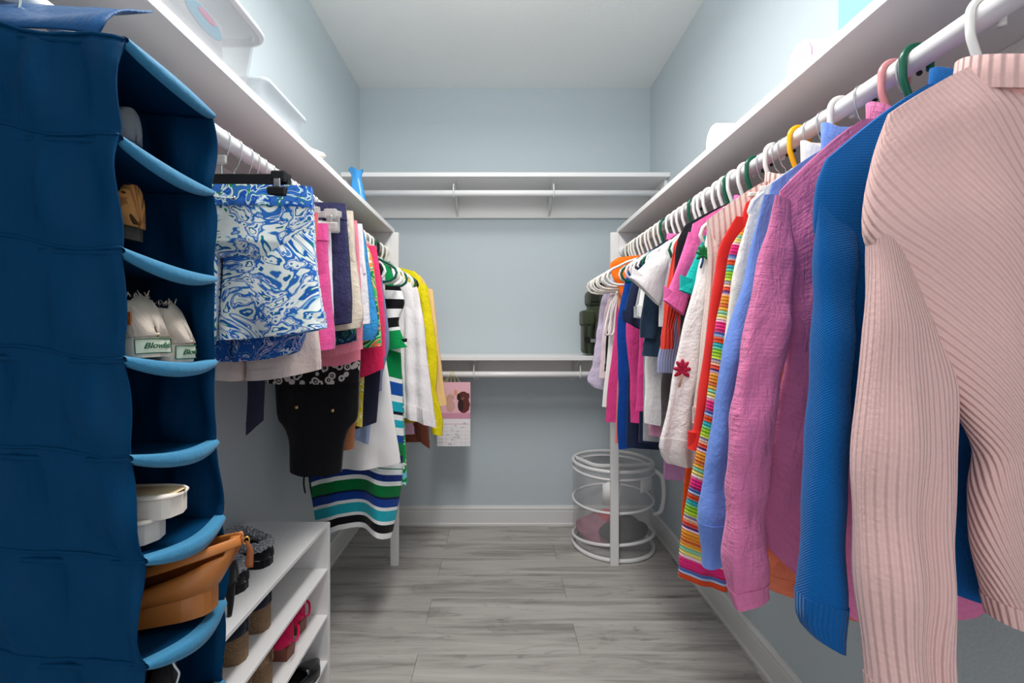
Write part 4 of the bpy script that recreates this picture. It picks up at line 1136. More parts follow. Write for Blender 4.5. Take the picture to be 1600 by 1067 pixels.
def side_panel(name, Y, zs, xs, sgn, mat):
    """hanging side with puckers at every sewn shelf"""
    nu, per = 26, 10
    V, U, rows = [], [], []
    for i in range(len(zs) - 1):
        for k in range(per): rows.append((zs[i] + (zs[i + 1] - zs[i]) * k / per, i, k / per))
    rows.append((zs[-1], len(zs) - 2, 1.0))
    for z, i, f in rows:
        xf = np.interp(-z, [-q for q in zs], xs) + 0.001 * math.sin(math.pi * f)
        for k in range(nu + 1):
            u = k / nu
            x = xf + (XB - xf) * u
            bul = math.sin(math.pi * f)
            w = 0.006 * math.sin(26 * u + 1.7 * i) * (0.4 + 0.6 * bul) + 0.003 * math.sin(60 * u + 2.3 * i + 3 * f) + 0.005 * math.sin(16 * (u + f * 0.25) + i)
            y = Y + sgn * (0.004 * bul ** 0.7 + w * (1 - 0.75 * (1 - min(1, 4 * min(f, 1 - f)))) - 0.002)
            zz = z + 0.035 * u * u * (1 if z > 1.5 else 0.6) + 0.022 * u + 0.003 * math.sin(14 * u + i)
            V.append((x, y, zz)); U.append((u * 0.3, -z))
    n = nu + 1
    F = [(a * n + k, a * n + k + 1, (a + 1) * n + k + 1, (a + 1) * n + k) for a in range(len(rows) - 1) for k in range(nu)]
    o = mesh(name, V, F, mat, org_, True, U)
    m = o.modifiers.new('thickness', 'SOLIDIFY'); m.thickness = 0.003; m.offset = 0
    # sewn seams
    for i in range(0, len(zs)):
        P = []
        r = min(i * per, len(rows) - 1)
        for k in range(n):
            P.append(V[r * n + k])
        P = np.array(P); P[:, 1] += sgn * 0.0015
        tube('seam', P, 0.0022, mat, o, 5)
    return o
side_panel('side_panel', YN, zs_n, xs_n, -1, M_ORG)
side_panel('side_panel', YFAR, zs_f, xs_f, 1, M_ORG)
box('back_panel', XB - 0.003, XB, YN, YFAR, 0.36, 1.58, M_ORG, org_, 0.001)
def org_shelf(i):
    nx, ny = 12, 12
    V, U = [], []
    for a in range(nx + 1):
        u = a / nx
        for b in range(ny + 1):
            v = b / ny
            xf = xs_n[i] + (xs_f[i] - xs_n[i]) * v + (0.004 + 0.0016 * i) * math.sin(math.pi * v)
            z = zs_n[i] + (zs_f[i] - zs_n[i]) * v - (0.006 if i else 0.0) * math.sin(math.pi * v) + 0.03 * u * u * (1.6 if i == 0 else 0.6)
            V.append((xf + (XB - xf) * u, YN + (YFAR - YN) * v, z)); U.append((u * 0.3, v * 0.15))
    n = ny + 1
    F = [(a * n + b, a * n + b + 1, (a + 1) * n + b + 1, (a + 1) * n + b) for a in range(nx) for b in range(ny)]
    o = mesh('shelf' if i else 'top_panel', V, F, M_ORG, org_, True, U)
    m = o.modifiers.new('thickness', 'SOLIDIFY'); m.thickness = 0.005; m.offset = -1
    # light blue edging, deepest at the middle
    V, U = [], []
    for b in range(25):
        v = b / 24
        xf = xs_n[i] + (xs_f[i] - xs_n[i]) * v + (0.004 + 0.0016 * i) * math.sin(math.pi * v)
        z = zs_n[i] + (zs_f[i] - zs_n[i]) * v - (0.006 if i else 0.0) * math.sin(math.pi * v)
        h = (0.004 + 0.0105 * math.sin(math.pi * v) ** 0.6)
        y = YN + (YFAR - YN) * v
        for dx, dz in ((-0.012, 0.003), (0.000, 0.0035), (0.004, 0.001), (0.005, -h * 0.5), (0.003, -h), (-0.004, -h - 0.001)):
            V.append((xf + dx, y, z + dz)); U.append((v * 0.15, dz))
    F = [(b * 6 + k, (b + 1) * 6 + k, (b + 1) * 6 + k + 1, b * 6 + k + 1) for b in range(24) for k in range(5)]
    e = mesh('shelf_edge', V, F, M_ORGT, o, True, U)
    e['label'] = 'light blue shelf edging'
for i in range(11): org_shelf(i)
# top flap rising to the rod
V, U = [], []
for a in range(15):
    u = a / 14
    for b in range(9):
        v = b / 8
        V.append((-0.455 - 0.27 * u, YN + 0.004 + 0.08 * v, 1.545 + 0.058 * u * u + (0.085 - 0.03 * u) * v ** 0.7 + 0.004 * math.sin(9 * u + 5 * v))); U.append((u * .3, v * .1))
F = [(a * 9 + b, a * 9 + b + 1, (a + 1) * 9 + b + 1, (a + 1) * 9 + b) for a in range(14) for b in range(8)]
o = mesh('top_flap', V, F, fabric('satin_blue_flap', (20, 80, 132), 'weave', var=0.02, bs=0.3, rough=0.45), org_, True, U)
m = o.modifiers.new('thickness', 'SOLIDIFY'); m.thickness = 0.003
for yy in (0.55, 0.63):
    tube('hook', [(RODL + x, yy, RODZ + z) for x, z in ((-0.02, -0.02), (-0.0195, 0.0), (-0.014, 0.0145), (0, 0.0195), (0.014, 0.0145), (0.0195, 0), (0.018, -0.03), (0.004, -0.05))], 0.0018, M_CHROME, org_, 6, smoothn=30)

# ------------------------------------------------------------------ shoes
M_CANV = fabric('oatmeal_canvas', (202, 188, 174), 'weave', var=0.08, bs=0.5)
M_SOLEW = plain('cream_rubber', (226, 214, 198), 0.6)
M_TANL = plain('tan_leather', (186, 112, 50), 0.42, 0, 0.5, (60, 0.25, 0.002))
M_TAND = plain('dark_tan_leather', (150, 84, 44), 0.5, 0, 0.4)
M_JUTE = fabric('jute_braid', (176, 140, 104), 'crochet', 0.006, bs=1.0, var=0.2)
M_NAVYS = fabric('navy_shoe_suede', (26, 32, 46), 'weave', var=0.05)
M_PINKS = fabric('magenta_shoe_suede', (226, 26, 92), 'weave', var=0.04)
M_STACK = plain('stacked_leather_heel', (126, 74, 60), 0.6)
M_BLKS = fabric('black_shoe_suede', (22, 21, 23), 'weave', var=0.05)
M_PATENT = plain('black_patent', (16, 16, 18), 0.18, 0, 0.6)
M_PAD = plain('shoe_lining', (60, 54, 50), 0.9)
def fur_mat():
    m, nt, b = mat_base('grey_faux_fur', (70, 70, 74), 0.95, 0, 0.1)
    tc = nd(nt, 'ShaderNodeTexCoord')
    n = noise(nt, tc.outputs['Object'], 420, 3, 0.7).outputs[0]
    nt.links.new(ramp(nt, n, [(0.34, (44, 44, 48)), (0.48, (124, 124, 130)), (0.62, (226, 226, 230))]), b.inputs['Base Color'])
    return m
M_FUR = fur_mat()

def halfw(t, w, toe=1.0):
    """half width of a sole; t from heel 0 to toe 1"""
    P = [(0, 0.0), (0.02, 0.38), (0.06, 0.58), (0.15, 0.68), (0.35, 0.66), (0.55, 0.84), (0.70, 1.0), (0.82, 0.92), (0.92, 0.66 * toe), (0.98, 0.32 * toe), (1, 0.0)]
    return w * np.interp(t, [p[0] for p in P], [p[1] for p in P])

def shoe(name, label, loc, ang, Lg, w, base, rise, th, upper_h, opening, msole, mup, group='shoes on the rack', cat='shoe', tilt=0.0, roll=0.0, toe=1.0, mlin=None, thick=0.003, heel_lean=0.0, upow=0.6):
    """sole following rise(t) with thickness th(t); domed upper of height upper_h(t), open on top for t in opening.
    base: height of the underside at rest. ang: heading of the toe in the floor plane."""
    t_ = empty(name, loc, label, cat, group)
    Mx = Matrix.Translation(loc) @ Matrix.Rotation(ang, 4, 'Z') @ Matrix.Rotation(tilt, 4, 'Y') @ Matrix.Rotation(roll, 4, 'X')
    T = np.r_[0, 0.02, 0.05, np.linspace(0.1, 0.9, 17), 0.95, 0.98, 1.0]
    def put(V): return [tuple(Mx @ Vector(v)) for v in V]
    # sole
    V, F, U = [], [], []
    for t in T:
        hw = max(halfw(t, w, toe), 0.0015)
        zt, zb = rise(t), max(rise(t) - th(t), 0.0)
        for y, z in ((-hw * 1.03, zb), (-hw * 1.05, (zb + zt) / 2), (-hw * 1.03, zt), (hw * 1.03, zt), (hw * 1.05, (zb + zt) / 2), (hw * 1.03, zb)):
            V.append((t * Lg, y, z)); U.append((t * Lg + y, z))
    n = 6
    for a in range(len(T) - 1):
        for k in range(n):
            l = (k + 1) % n
            F.append((a * n + k, a * n + l, (a + 1) * n + l, (a + 1) * n + k))
    F += [tuple(range(n)), tuple(range(len(T) * n - 1, (len(T) - 1) * n - 1, -1))]
    mesh('sole', put(V), F, msole, t_, False, U)
    # upper
    V, F, U = [], [], []
    Q = 15
    for t in T:
        hw = max(halfw(t, w, toe), 0.0012); h = upper_h(t) * (1 if 0.015 < t < 0.985 else 0.25)
        for q in range(Q):
            a = math.pi * q / (Q - 1)
            y = -hw * math.cos(a) * (1.0 if abs(math.cos(a)) > 0.5 else 1.0)
            z = rise(t) + h * math.sin(a) ** upow
            V.append((t * Lg - heel_lean * (z - rise(t)) * max(0, 1 - 1.6 * t), y, z)); U.append((t * Lg, a * w))
    for a in range(len(T) - 1):
        tm = (T[a] + T[a + 1]) / 2
        for q in range(Q - 1):
            if opening[0] < tm < opening[1] and 3 <= q <= Q - 5: continue
            F.append((a * Q + q, a * Q + q + 1, (a + 1) * Q + q + 1, (a + 1) * Q + q))
    u = mesh('upper', put(V), F, mup, t_, True, U)
    m = u.modifiers.new('thickness', 'SOLIDIFY'); m.thickness = thick; m.offset = -1
    # insole
    V, F = [], []
    for t in T[1:-1]:
        hw = halfw(t, w, toe) * 0.9
        V += [(t * Lg, -hw, rise(t) + 0.003), (t * Lg, hw, rise(t) + 0.003)]
    F = [(2 * a, 2 * a + 1, 2 * a + 3, 2 * a + 2) for a in range(len(T) - 3)]
    mesh('insole', put(V), F, mlin or M_PAD, t_, False)
    return t_, Mx

def ptube(name, Mx, P, r, mat, parent, n=20, flat=1.0, closed=False, seg=8):
    P = catmull(P, n) if n and not closed else P
    return tube(name, [tuple(Mx @ Vector(p)) for p in P], r, mat, parent, seg, closed=closed, flat=flat)

# -- canvas sneakers in the organizer, heels towards the aisle
def sneaker(label, loc, ang, tilt, txt):
    s, Mx = shoe('canvas_sneaker', label, loc, ang, 0.235, 0.040, 0, lambda t: 0.024 + 0.004 * t, lambda t: 0.028, lambda t: np.interp(t, [0, .1, .3, .45, .7, 1], [.052, .055, .045, .058, .04, .022]), (0.012, 0.42), M_SOLEW, M_CANV, 'shoes in the organizer', 'sneaker', tilt=tilt, mlin=M_CANV, heel_lean=-0.42, upow=0.32)
    # foxing line, frayed collar, heel patch
    ring = [(t * 0.235 - (0.001 if t < .02 else 0), sy * halfw(t, 0.042), 0.0275) for sy, ts in ((-1, np.linspace(0.5, 0.0, 14)), (1, np.linspace(0.0, 0.5, 14))) for t in ts]
    ptube('foxing_line', Mx, ring, 0.0016, plain('warm_sole_line', (206, 186, 160), 0.6), s, 0)
    fr = []
    rr = random.Random(4)
    for k in range(26):
        a = -1.9 + 3.8 * k / 25
        c = (0.058 - 0.034 * math.cos(a), 0.024 * math.sin(a), 0.076)
        fr.append(tube_data([tuple(Mx @ Vector(c)), tuple(Mx @ Vector((c[0] + rr.uniform(-.006, .006), c[1] + rr.uniform(-.006, .006), c[2] + rr.uniform(.003, .010))))], 0.0009, 4))
    V, F = join(fr)
    tag(mesh('frayed_edge', V, F, M_CANV, s), kind='stuff')
    V = [tuple(Mx @ Vector(v)) for v in ((0.012, -0.0235, 0.04), (0.012, -0.0235, 0.053), (0.028, -0.030, 0.053), (0.028, -0.030, 0.04))]
    # green framed heel label with handwritten lettering
    lab = []
    for q in range(9):
        yq = -0.022 + 0.044 * q / 8
        xq = -0.0025 + 0.0105 * (yq / 0.022) ** 2
        lab += [(xq, yq, 0.005), (xq, yq, 0.022)]
    V = [tuple(Mx @ Vector(v)) for v in lab]
    pl = mesh('heel_label', V, [(2 * q, 2 * q + 1, 2 * q + 3, 2 * q + 2) for q in range(8)], plain('pale_green_rubber', (196, 206, 186), 0.6), s, False)
    m = pl.modifiers.new('thickness', 'SOLIDIFY'); m.thickness = 0.001
    e = [lab[0], lab[1], lab[5], lab[9], lab[13], lab[17], lab[16], lab[12], lab[8], lab[4]]
    ptube('label_frame', Mx, [(p[0] - 0.0008, p[1], p[2]) for p in e], 0.0007, plain('forest_green_ink', (20, 84, 60), 0.6), pl, 0, closed=True, seg=5)
    c = bpy.data.curves.new('lettering', 'FONT'); c.body = txt; c.size = 0.0096; c.shear = 0.35; c.align_x = 'CENTER'; c.align_y = 'CENTER'; c.extrude = 0.0003; c.offset = 0.0001
    c.materials.append(plain('forest_green_ink', (20, 84, 60), 0.6))
    tmp = bpy.data.objects.new('lettering_curve', c); COL.objects.link(tmp)
    me = bpy.data.meshes.new_from_object(tmp.evaluated_get(bpy.context.evaluated_depsgraph_get()))
    bpy.data.objects.remove(tmp)
    for v in me.vertices: v.co.z -= 0.0105 * (v.co.x / 0.022) ** 2
    to = bpy.data.objects.new('lettering', me); COL.objects.link(to)
    tw = Mx @ Matrix.Translation((-0.0038, 0, 0.0135)) @ Matrix.Rotation(-math.pi / 2, 4, 'Z') @ Matrix.Rotation(math.pi / 2, 4, 'X')
    to.parent = pl
    to.matrix_basis = Matrix.Translation(-org(pl)) @ tw
    return s, Mx
s, Mx = sneaker('oatmeal canvas sneaker leaning on its mate, heel label facing out, with leather tab', (-0.415, 0.553, 1.176), math.pi - 0.28, 0.10, 'Blowfish')
box_c = Mx @ Vector((0.020, -0.0275, 0.046))
tb = mesh('leather_tab', [tuple(Mx @ Vector(v)) for v in ((0.010, 0.0235, 0.040), (0.010, 0.0225, 0.055), (0.027, 0.030, 0.055), (0.027, 0.031, 0.040))], [(0, 1, 2, 3)], M_TAND, s, False)
m = tb.modifiers.new('thickness', 'SOLIDIFY'); m.thickness = 0.003
sneaker('oatmeal canvas sneaker standing upright, right of its tilted mate', (-0.418, 0.615, 1.166), math.pi + 0.12, 0.0, 'Blowfish')

# grey shoe and leopard shoe, mostly hidden in the upper cells
shoe('flat_shoe', 'dull grey flat shoe tucked in the topmost organizer cell', (-0.452, 0.562, 1.428), math.pi, 0.22, 0.036, 0, lambda t: 0.012, lambda t: 0.012, lambda t: 0.04, (0.05, 0.5), plain('grey_rubber', (120, 120, 124), 0.7), plain('grey_suede', (112, 112, 118), 0.85), 'shoes in the organizer')
M_LEO = printed('brown_animal_print', [(0.0, (60, 38, 24)), (0.25, (176, 122, 70)), (0.6, (140, 92, 52))], 90, kind='spots')
shoe('animal_print_shoe', 'brown animal print shoe peeking out of the second organizer cell', (-0.446, 0.560, 1.304), math.pi, 0.22, 0.034, 0, lambda t: 0.03 + 0.01 * math.sin(3 * t), lambda t: 0.016, lambda t: 0.05, (0.05, 0.5), plain('dark_rubber', (40, 34, 30), 0.7), M_LEO, 'shoes in the organizer')

# white slide sandals lying sole to sole in the sixth cell
M_SLIDE = plain('off_white_foam', (226, 216, 204), 0.6)
for k, (lab, zo, dy, an, lx) in enumerate((('off white slide sandal, the lower of the stacked pair in the organizer', 0.0, 0.012, -0.06, -0.006), ('off white slide sandal, the upper of the stacked pair in the organizer', 0.0265, 0.028, 0.05, 0.012))):
    s, Mx = shoe('slide_sandal', lab, (-0.412 + lx, 0.545 + dy, 0.952 + zo), math.pi + an, 0.23, 0.040, 0, lambda t: 0.024, lambda t: 0.024, lambda t: 0.004, (0.0, 1.0), M_SLIDE, M_SLIDE, 'shoes in the organizer', 'sandal', mlin=plain('warm_footbed', (236, 208, 160), 0.7))
    ptube('strap', Mx, [(0.15, -0.04, 0.016), (0.15, -0.036, 0.045 - 0.02 * (1 - k)), (0.15, 0, 0.06 - 0.034 * (1 - k)), (0.15, 0.036, 0.045 - 0.02 * (1 - k)), (0.15, 0.04, 0.016)], 0.014, M_SLIDE, s, 18, flat=0.2)

# tan leather wedge with heel zip in the seventh cell
s, Mx = shoe('leather_wedge', 'tan leather cut-out wedge with a heel zip in the blue organizer', (-0.392, 0.632, 0.828), math.pi + 0.36, 0.24, 0.042, 0,
    lambda t: 0.034 - 0.020 * t, lambda t: 0.034 - 0.018 * t, lambda t: np.interp(t, [0, .08, .2, .35, .5, .7, 1], [.056, .053, .036, .024, .024, .032, .016]), (0.05, 0.50), M_TANL, M_TANL, 'shoes in the organizer', 'shoe', thick=0.004, mlin=M_TAND, heel_lean=0.55)
ptube('zip', Mx, [(-0.031, 0, 0.088), (-0.018, 0, 0.064), (-0.003, 0, 0.037)], 0.003, M_TAND, s, 12)
ptube('zip_pull', Mx, [(-0.034, 0.004, 0.084), (-0.040, 0.006, 0.072), (-0.039, 0.006, 0.048)], [0.0025, 0.005, 0.006], M_TAND, s, 10, flat=0.4)
ptube('zip_ring', Mx, [(-0.035 + 0.004 * math.cos(a), 0.004, 0.085 + 0.005 * math.sin(a)) for a in np.linspace(0, 6.28, 12, endpoint=False)], 0.0012, plain('brass', (214, 170, 90), 0.3, 1.0), s, 0, closed=True, seg=6)
ptube('ankle_strap', Mx, [(-0.029, -0.010, 0.087), (0.01, -0.028, 0.076), (0.07, -0.034, 0.058), (0.11, -0.02, 0.050), (0.105, 0.0, 0.058), (0.07, 0.022, 0.070), (0.01, 0.026, 0.084), (-0.029, 0.010, 0.088)], 0.0065, M_TANL, s, 40, flat=0.25)
ptube('welt', Mx, [(t * 0.24 - (0.002 if t < 0.02 else 0), sy * halfw(t, 0.0435), 0.034 - 0.020 * t) for sy, ts in ((-1, np.linspace(0.6, 0.0, 12)), (1, np.linspace(0.0, 0.6, 12))) for t in ts], 0.0018, M_TAND, s, 0, seg=5)

# black shoe with a white lace in the eighth cell
s, Mx = shoe('laced_shoe', 'black shoe with a white lace low in the organizer', (-0.408, 0.562, 0.720), math.pi, 0.24, 0.042, 0, lambda t: 0.02, lambda t: 0.02, lambda t: 0.062, (0.05, 0.45), M_BLKS, M_BLKS, 'shoes in the organizer')
ptube('lace', Mx, [(0.004, -0.016, 0.075), (-0.006, -0.010, 0.09), (-0.004, 0.0, 0.078), (-0.007, -0.006, 0.06), (-0.006, 0.0, 0.045), (-0.007, -0.008, 0.03)], 0.0012, F_PALE, s, 30)

# ------------------------------------------------------------------ white shoe rack on the floor
RX0, RX1, RY0, RY1, RZ = XL + 0.018, -0.584, 0.69, 1.556, 0.560
rk = empty('shoe_rack', ((RX0 + RX1) / 2, (RY0 + RY1) / 2, 0), 'low white open shoe rack standing against the left wall', 'shoe rack')
for y0 in (RY0, RY1 - 0.018):
    box('side_panel', RX0, RX1 + 0.002, y0, y0 + 0.018, 0, RZ - 0.001, M_WHITE, rk, 0.001)
box('top_panel', RX0, RX1, RY0 + 0.001, RY1 - 0.001, RZ - 0.012, RZ, M_WHITE, rk, 0.001)
RS = [0.409, 0.253, 0.098]
for z in RS:
    box('shelf_board', RX0, RX1, RY0 + 0.018, RY1 - 0.018, z - 0.010, z, M_WHITE, rk, 0.001)
box('back_panel', RX0, RX0 + 0.004, RY0 + 0.018, RY1 - 0.018, 0.0, RZ - 0.012, M_WHITE, rk, 0)
# top: black clogs with grey fur collars and a stiletto
def fur_ring(Mx, P, r, parent):
    C = catmull(np.vstack([P, P[:1]]), 70)[:-1]
    V, F = tube_data(C, r, 22, closed=True)
    rs = np.random.RandomState(3)
    c = np.repeat(C, 22, axis=0)
    V = c + (V - c) * rs.uniform(0.72, 1.28, (len(V), 1))
    return mesh('fur_collar', [tuple(Mx @ Vector(v)) for v in V], F, M_FUR, parent, False)
for lab, loc, an in (('black clog with grey faux fur collar, farther one on the rack top', (-0.640, 1.262, RZ), math.pi - 0.25), ('black clog with grey faux fur collar, nearer one on the rack top', (-0.640, 1.138, RZ), math.pi - 0.22)):
    s, Mx = shoe('fur_clog', lab, loc, an, 0.22, 0.047, 0, lambda t: 0.022, lambda t: 0.022, lambda t: np.interp(t, [0, .1, .4, .6, 1], [.026, .030, .034, .05, .03]), (0.03, 0.55), M_BLKS, M_BLKS, cat='clog')
    P = np.array([(0.012, 0, 0.056), (0.02, -0.022, 0.056), (0.06, -0.034, 0.058), (0.11, -0.032, 0.070), (0.135, 0, 0.078), (0.11, 0.032, 0.070), (0.06, 0.034, 0.058), (0.02, 0.022, 0.056)])
    fur_ring(Mx, P, 0.0125, s)
    ptube('stitching', Mx, [(t * 0.22 - 0.003, sy * halfw(t, 0.0495), 0.024) for sy, ts in ((-1, np.linspace(0.8, 0.0, 14)), (1, np.linspace(0.0, 0.8, 14))) for t in ts], 0.0012, plain('grey_stitch', (150, 150, 150), 0.8), s, 0, seg=5)
s, Mx = shoe('stiletto', 'black high heeled shoe beside the fur clogs', (-0.602, 1.035, RZ), math.pi, 0.20, 0.036, 0, lambda t: 0.008 + 0.075 * (1 - t) ** 1.6, lambda t: 0.008, lambda t: np.interp(t, [0, .15, .4, .7, 1], [.045, .042, .02, .03, .015]), (0.05, 0.62), M_BLKS, M_BLKS)
ptube('heel', Mx, [(0.018, 0, 0.078), (0.012, 0, 0.04), (0.014, 0, 0.002)], [0.016, 0.008, 0.005], M_BLKS, s, 10)
# second shelf: navy espadrille wedges
def wedge(label, x, y, z, an, mup=M_NAVYS):
    return shoe('espadrille_wedge', label, (x, y, z), an, 0.23, 0.043, 0, lambda t: 0.068 - 0.052 * min(1, t * 1.25), lambda t: 0.068 - 0.052 * min(1, t * 1.25) + 0.0, lambda t: np.interp(t, [0, .12, .35, .5, .7, 1], [.054, .05, .022, .022, .045, .02]), (0.06, 0.60), M_JUTE, mup, cat='espadrille')
wedge('navy espadrille with jute wedge, farthest of those on the upper rack shelf', RX1 - 0.040, 1.225, RS[0], math.pi - 0.12)
wedge('navy espadrille with jute wedge, middle one on the upper rack shelf', RX1 - 0.036, 1.108, RS[0], math.pi - 0.10)
wedge('espadrille with jute wedge half hidden by the blue organizer', RX1 - 0.036, 1.005, RS[0], math.pi - 0.05, M_JUTE)
# third shelf: pink sandals and another wedge
for lab, x, y in (('magenta suede block heel sandal with a loose ankle strap, nearer one', RX1 - 0.030, 1.335), ('magenta suede block heel sandal with a loose ankle strap, farther one', RX1 - 0.045, 1.450)):
    s, Mx = shoe('heeled_sandal', lab, (x, y, RS[1]), math.pi - 0.15, 0.215, 0.038, 0, lambda t: 0.008 + 0.034 * max(0, 1 - t * 1.5), lambda t: 0.008, lambda t: np.interp(t, [0, .1, .25, .4, .7, 1], [.072, .066, .03, .004, .03, .012]), (0.10, 0.55), M_STACK, M_PINKS, cat='sandal')
    V, F = [], []
    hl = [(0.002, -0.020), (0.002, 0.020), (0.05, 0.027), (0.05, -0.027)]
    V = [tuple(Mx @ Vector((a - 0.004, b, 0.040))) for a, b in hl] + [tuple(Mx @ Vector((a, b * 0.95, 0))) for a, b in hl]
    mesh('heel', V, [(0, 1, 2, 3), (7, 6, 5, 4), (0, 4, 5, 1), (1, 5, 6, 2), (2, 6, 7, 3), (3, 7, 4, 0)], M_STACK, s, False)
    ptube('ankle_strap', Mx, [(0.015, -0.018, 0.100), (-0.012, -0.016, 0.080), (-0.022, 0.006, 0.058), (-0.010, 0.024, 0.070), (0.012, 0.020, 0.100)], 0.005, M_PINKS, s, 26, flat=0.35)
wedge('tan espadrille with a tall jute wedge on the middle rack shelf', RX1 - 0.034, 1.222, RS[1], math.pi - 0.1, M_JUTE)
wedge('second tan espadrille on the middle rack shelf, nearest the organizer', RX1 - 0.034, 1.115, RS[1], math.pi - 0.1, M_JUTE)
# bottom shelf: pointed black pumps, toes out
for lab, x, y in (('pointed black patent pump with its toe towards the far end of the bottom rack shelf', -0.655, 1.29), ('second black patent pump behind the pointed one', -0.755, 1.28)):
    shoe('patent_pump', lab, (x, y, RS[2]), 1.38, 0.235, 0.038, 0, lambda t: 0.008 + 0.03 * max(0, 1 - t * 1.6), lambda t: 0.008 + 0.03 * max(0, 1 - t * 1.6), lambda t: np.interp(t, [0, .15, .4, .65, .9, 1], [.05, .045, .03, .04, .022, .012]), (0.05, 0.60), M_PATENT, M_PATENT, cat='pump', toe=0.7)
# ------------------------------------------------------------------ things on the side shelves
M_BIN = clear_mat('clear_bin_plastic', (206, 207, 210), 0.30, 0.2)
M_BIN2 = clear_mat('frosted_bin_plastic', (214, 222, 228), 0.55, 0.35)
M_LID = clear_mat('white_lid_plastic', (222, 222, 226), 0.70, 0.35)

def bin_shell(name, x0, x1, y0, y1, z0, z1, r, mat, parent, flare=0.012, th=0.003):
    """rounded tub, wider at the rim, open on top"""
    def ring(g, z, rr):
        P = []
        for cx, cy, a0 in ((x1 + g - rr, y1 + g - rr, 0), (x0 - g + rr, y1 + g - rr, 90), (x0 - g + rr, y0 - g + rr, 180), (x1 + g - rr, y0 - g + rr, 270)):
            for k in range(7):
                a = math.radians(a0 + 15 * k)
                P.append((cx + rr * math.cos(a), cy + rr * math.sin(a), z))
        return P
    R = [ring(-r * 0.5, z0, r * 0.6), ring(-r * 0.15, z0 + r * 0.15, r * 0.9), ring(0, z0 + r * 0.6, r), ring(flare, z1 - 0.012, r), ring(flare + 0.008, z1 - 0.010, r), ring(flare + 0.008, z1, r), ring(flare - th, z1, r), ring(-th, z0 + r * 0.6, r), ring(-r * 0.5, z0 + th, r * 0.6)]
    n = len(R[0])
    V = [p for q in R for p in q]
    F = [(a * n + k, a * n + (k + 1) % n, (a + 1) * n + (k + 1) % n, (a + 1) * n + k) for a in range(len(R) - 1) for k in range(n)]
    F += [tuple(range(n - 1, -1, -1)), tuple(range((len(R) - 1) * n, len(R) * n))]
    return mesh(name, V, F, mat, parent, True)

b1 = empty('storage_bin', (-0.71, 0.78, ZS), 'large clear plastic storage bin with white lid on the left shelf', 'storage bin')
bin_shell('tub', -0.845, -0.578, 0.48, 1.062, ZS, ZS + 0.150, 0.035, M_BIN, b1)
V = []
def rring(g, z, r=0.05):
    P = []
    x0, x1, y0, y1 = -0.848 - g, -0.558 + g, 0.46 - g, 1.085 + g
    for cx, cy, a0 in ((x1 - r, y1 - r, 0), (x0 + r, y1 - r, 90), (x0 + r, y0 + r, 180), (x1 - r, y0 + r, 270)):
        for k in range(7):
            a = math.radians(a0 + 15 * k); P.append((cx + r * math.cos(a), cy + r * math.sin(a), z))
    return P
R = [rring(-0.004, ZS + 0.140), rring(0.008, ZS + 0.143), rring(0.010, ZS + 0.150), rring(0.004, ZS + 0.160), rring(-0.01, ZS + 0.162), rring(-0.02, ZS + 0.180), rring(-0.03, ZS + 0.184)]
n = len(R[0])
mesh('lid', [p for q in R for p in q], [(a * n + k, a * n + (k + 1) % n, (a + 1) * n + (k + 1) % n, (a + 1) * n + k) for a in range(len(R) - 1) for k in range(n)] + [tuple(range((len(R) - 1) * n, len(R) * n))], M_LID, b1, True)
box('handle', -0.580, -0.556, 0.60, 0.70, ZS + 0.118, ZS + 0.140, M_LID, b1, 0.004, 2, True)
# a blue and pink toy box inside
tb = empty('toy_box', (-0.70, 0.76, ZS + 0.006), 'pale blue box with a pink lens inside the clear storage bin', 'box')
box('carton', -0.80, -0.615, 0.62, 1.01, ZS + 0.006, ZS + 0.138, plain('pale_card', (206, 206, 212), 0.7), tb, 0.004)
def flat_oval(name, x, y, z, ry, rz, mat, parent):
    bm = bmesh.new(); bmesh.ops.create_uvsphere(bm, u_segments=20, v_segments=10, radius=1, matrix=Matrix.Translation((x, y, z)) @ Matrix.Diagonal((0.002, ry, rz, 1)))
    return from_bm(name, bm, mat, parent, True)
flat_oval('blue_panel', -0.614, 0.945, ZS + 0.108, 0.060, 0.022, plain('aqua_print', (110, 186, 216), 0.6), tb)
flat_oval('pink_panel', -0.612, 0.950, ZS + 0.117, 0.030, 0.008, plain('pink_print', (236, 130, 170), 0.6), tb)

b2 = empty('storage_tray', (-0.70, 1.20, ZS), 'low frosted plastic tray without lid, behind the lidded bin', 'storage bin')
bin_shell('tub', -0.84, -0.580, 1.115, 1.318, ZS, ZS + 0.078, 0.018, M_BIN2, b2, 0.008)
# folded plastic bag and green sleeve
def crumple(name, label, cat, c, s, mat, seed, parent=None, sub=3, amp=0.35):
    bm = bmesh.new()
    bmesh.ops.create_icosphere(bm, subdivisions=sub, radius=1)
    r = random.Random(seed)
    ws = [(Vector((r.uniform(-1, 1), r.uniform(-1, 1), r.uniform(-1, 1))).normalized() * r.uniform(2, 7), r.uniform(0, 6)) for _ in range(8)]
    for v in bm.verts:
        d = sum(math.sin(v.co.dot(k) + p) for k, p in ws) / 8
        q = v.co * (1 + amp * d * 1.6)
        v.co = Vector((c[0] + q.x * s[0], c[1] + q.y * s[1], max(c[2] + q.z * s[2], c[2] - s[2] * 0.92)))
    o = from_bm(name, bm, mat, parent, True, None if parent else (c[0], c[1], c[2] - s[2] * 0.92))
    return tag(o, label, cat) if label else o
crumple('folded_cloth', 'cream folded cloth on the left shelf past the plastic tray', 'cloth', (-0.64, 1.46, ZS + 0.023), (0.075, 0.085, 0.024), fabric('cream_linen_fold', (238, 232, 220), 'weave', var=0.03), 5)
crumple('green_pouch', 'small dark green pouch at the edge of the left shelf', 'pouch', (-0.605, 1.63, ZS + 0.010), (0.035, 0.060, 0.011), plain('dark_green_cloth', (22, 104, 84), 0.8), 8)
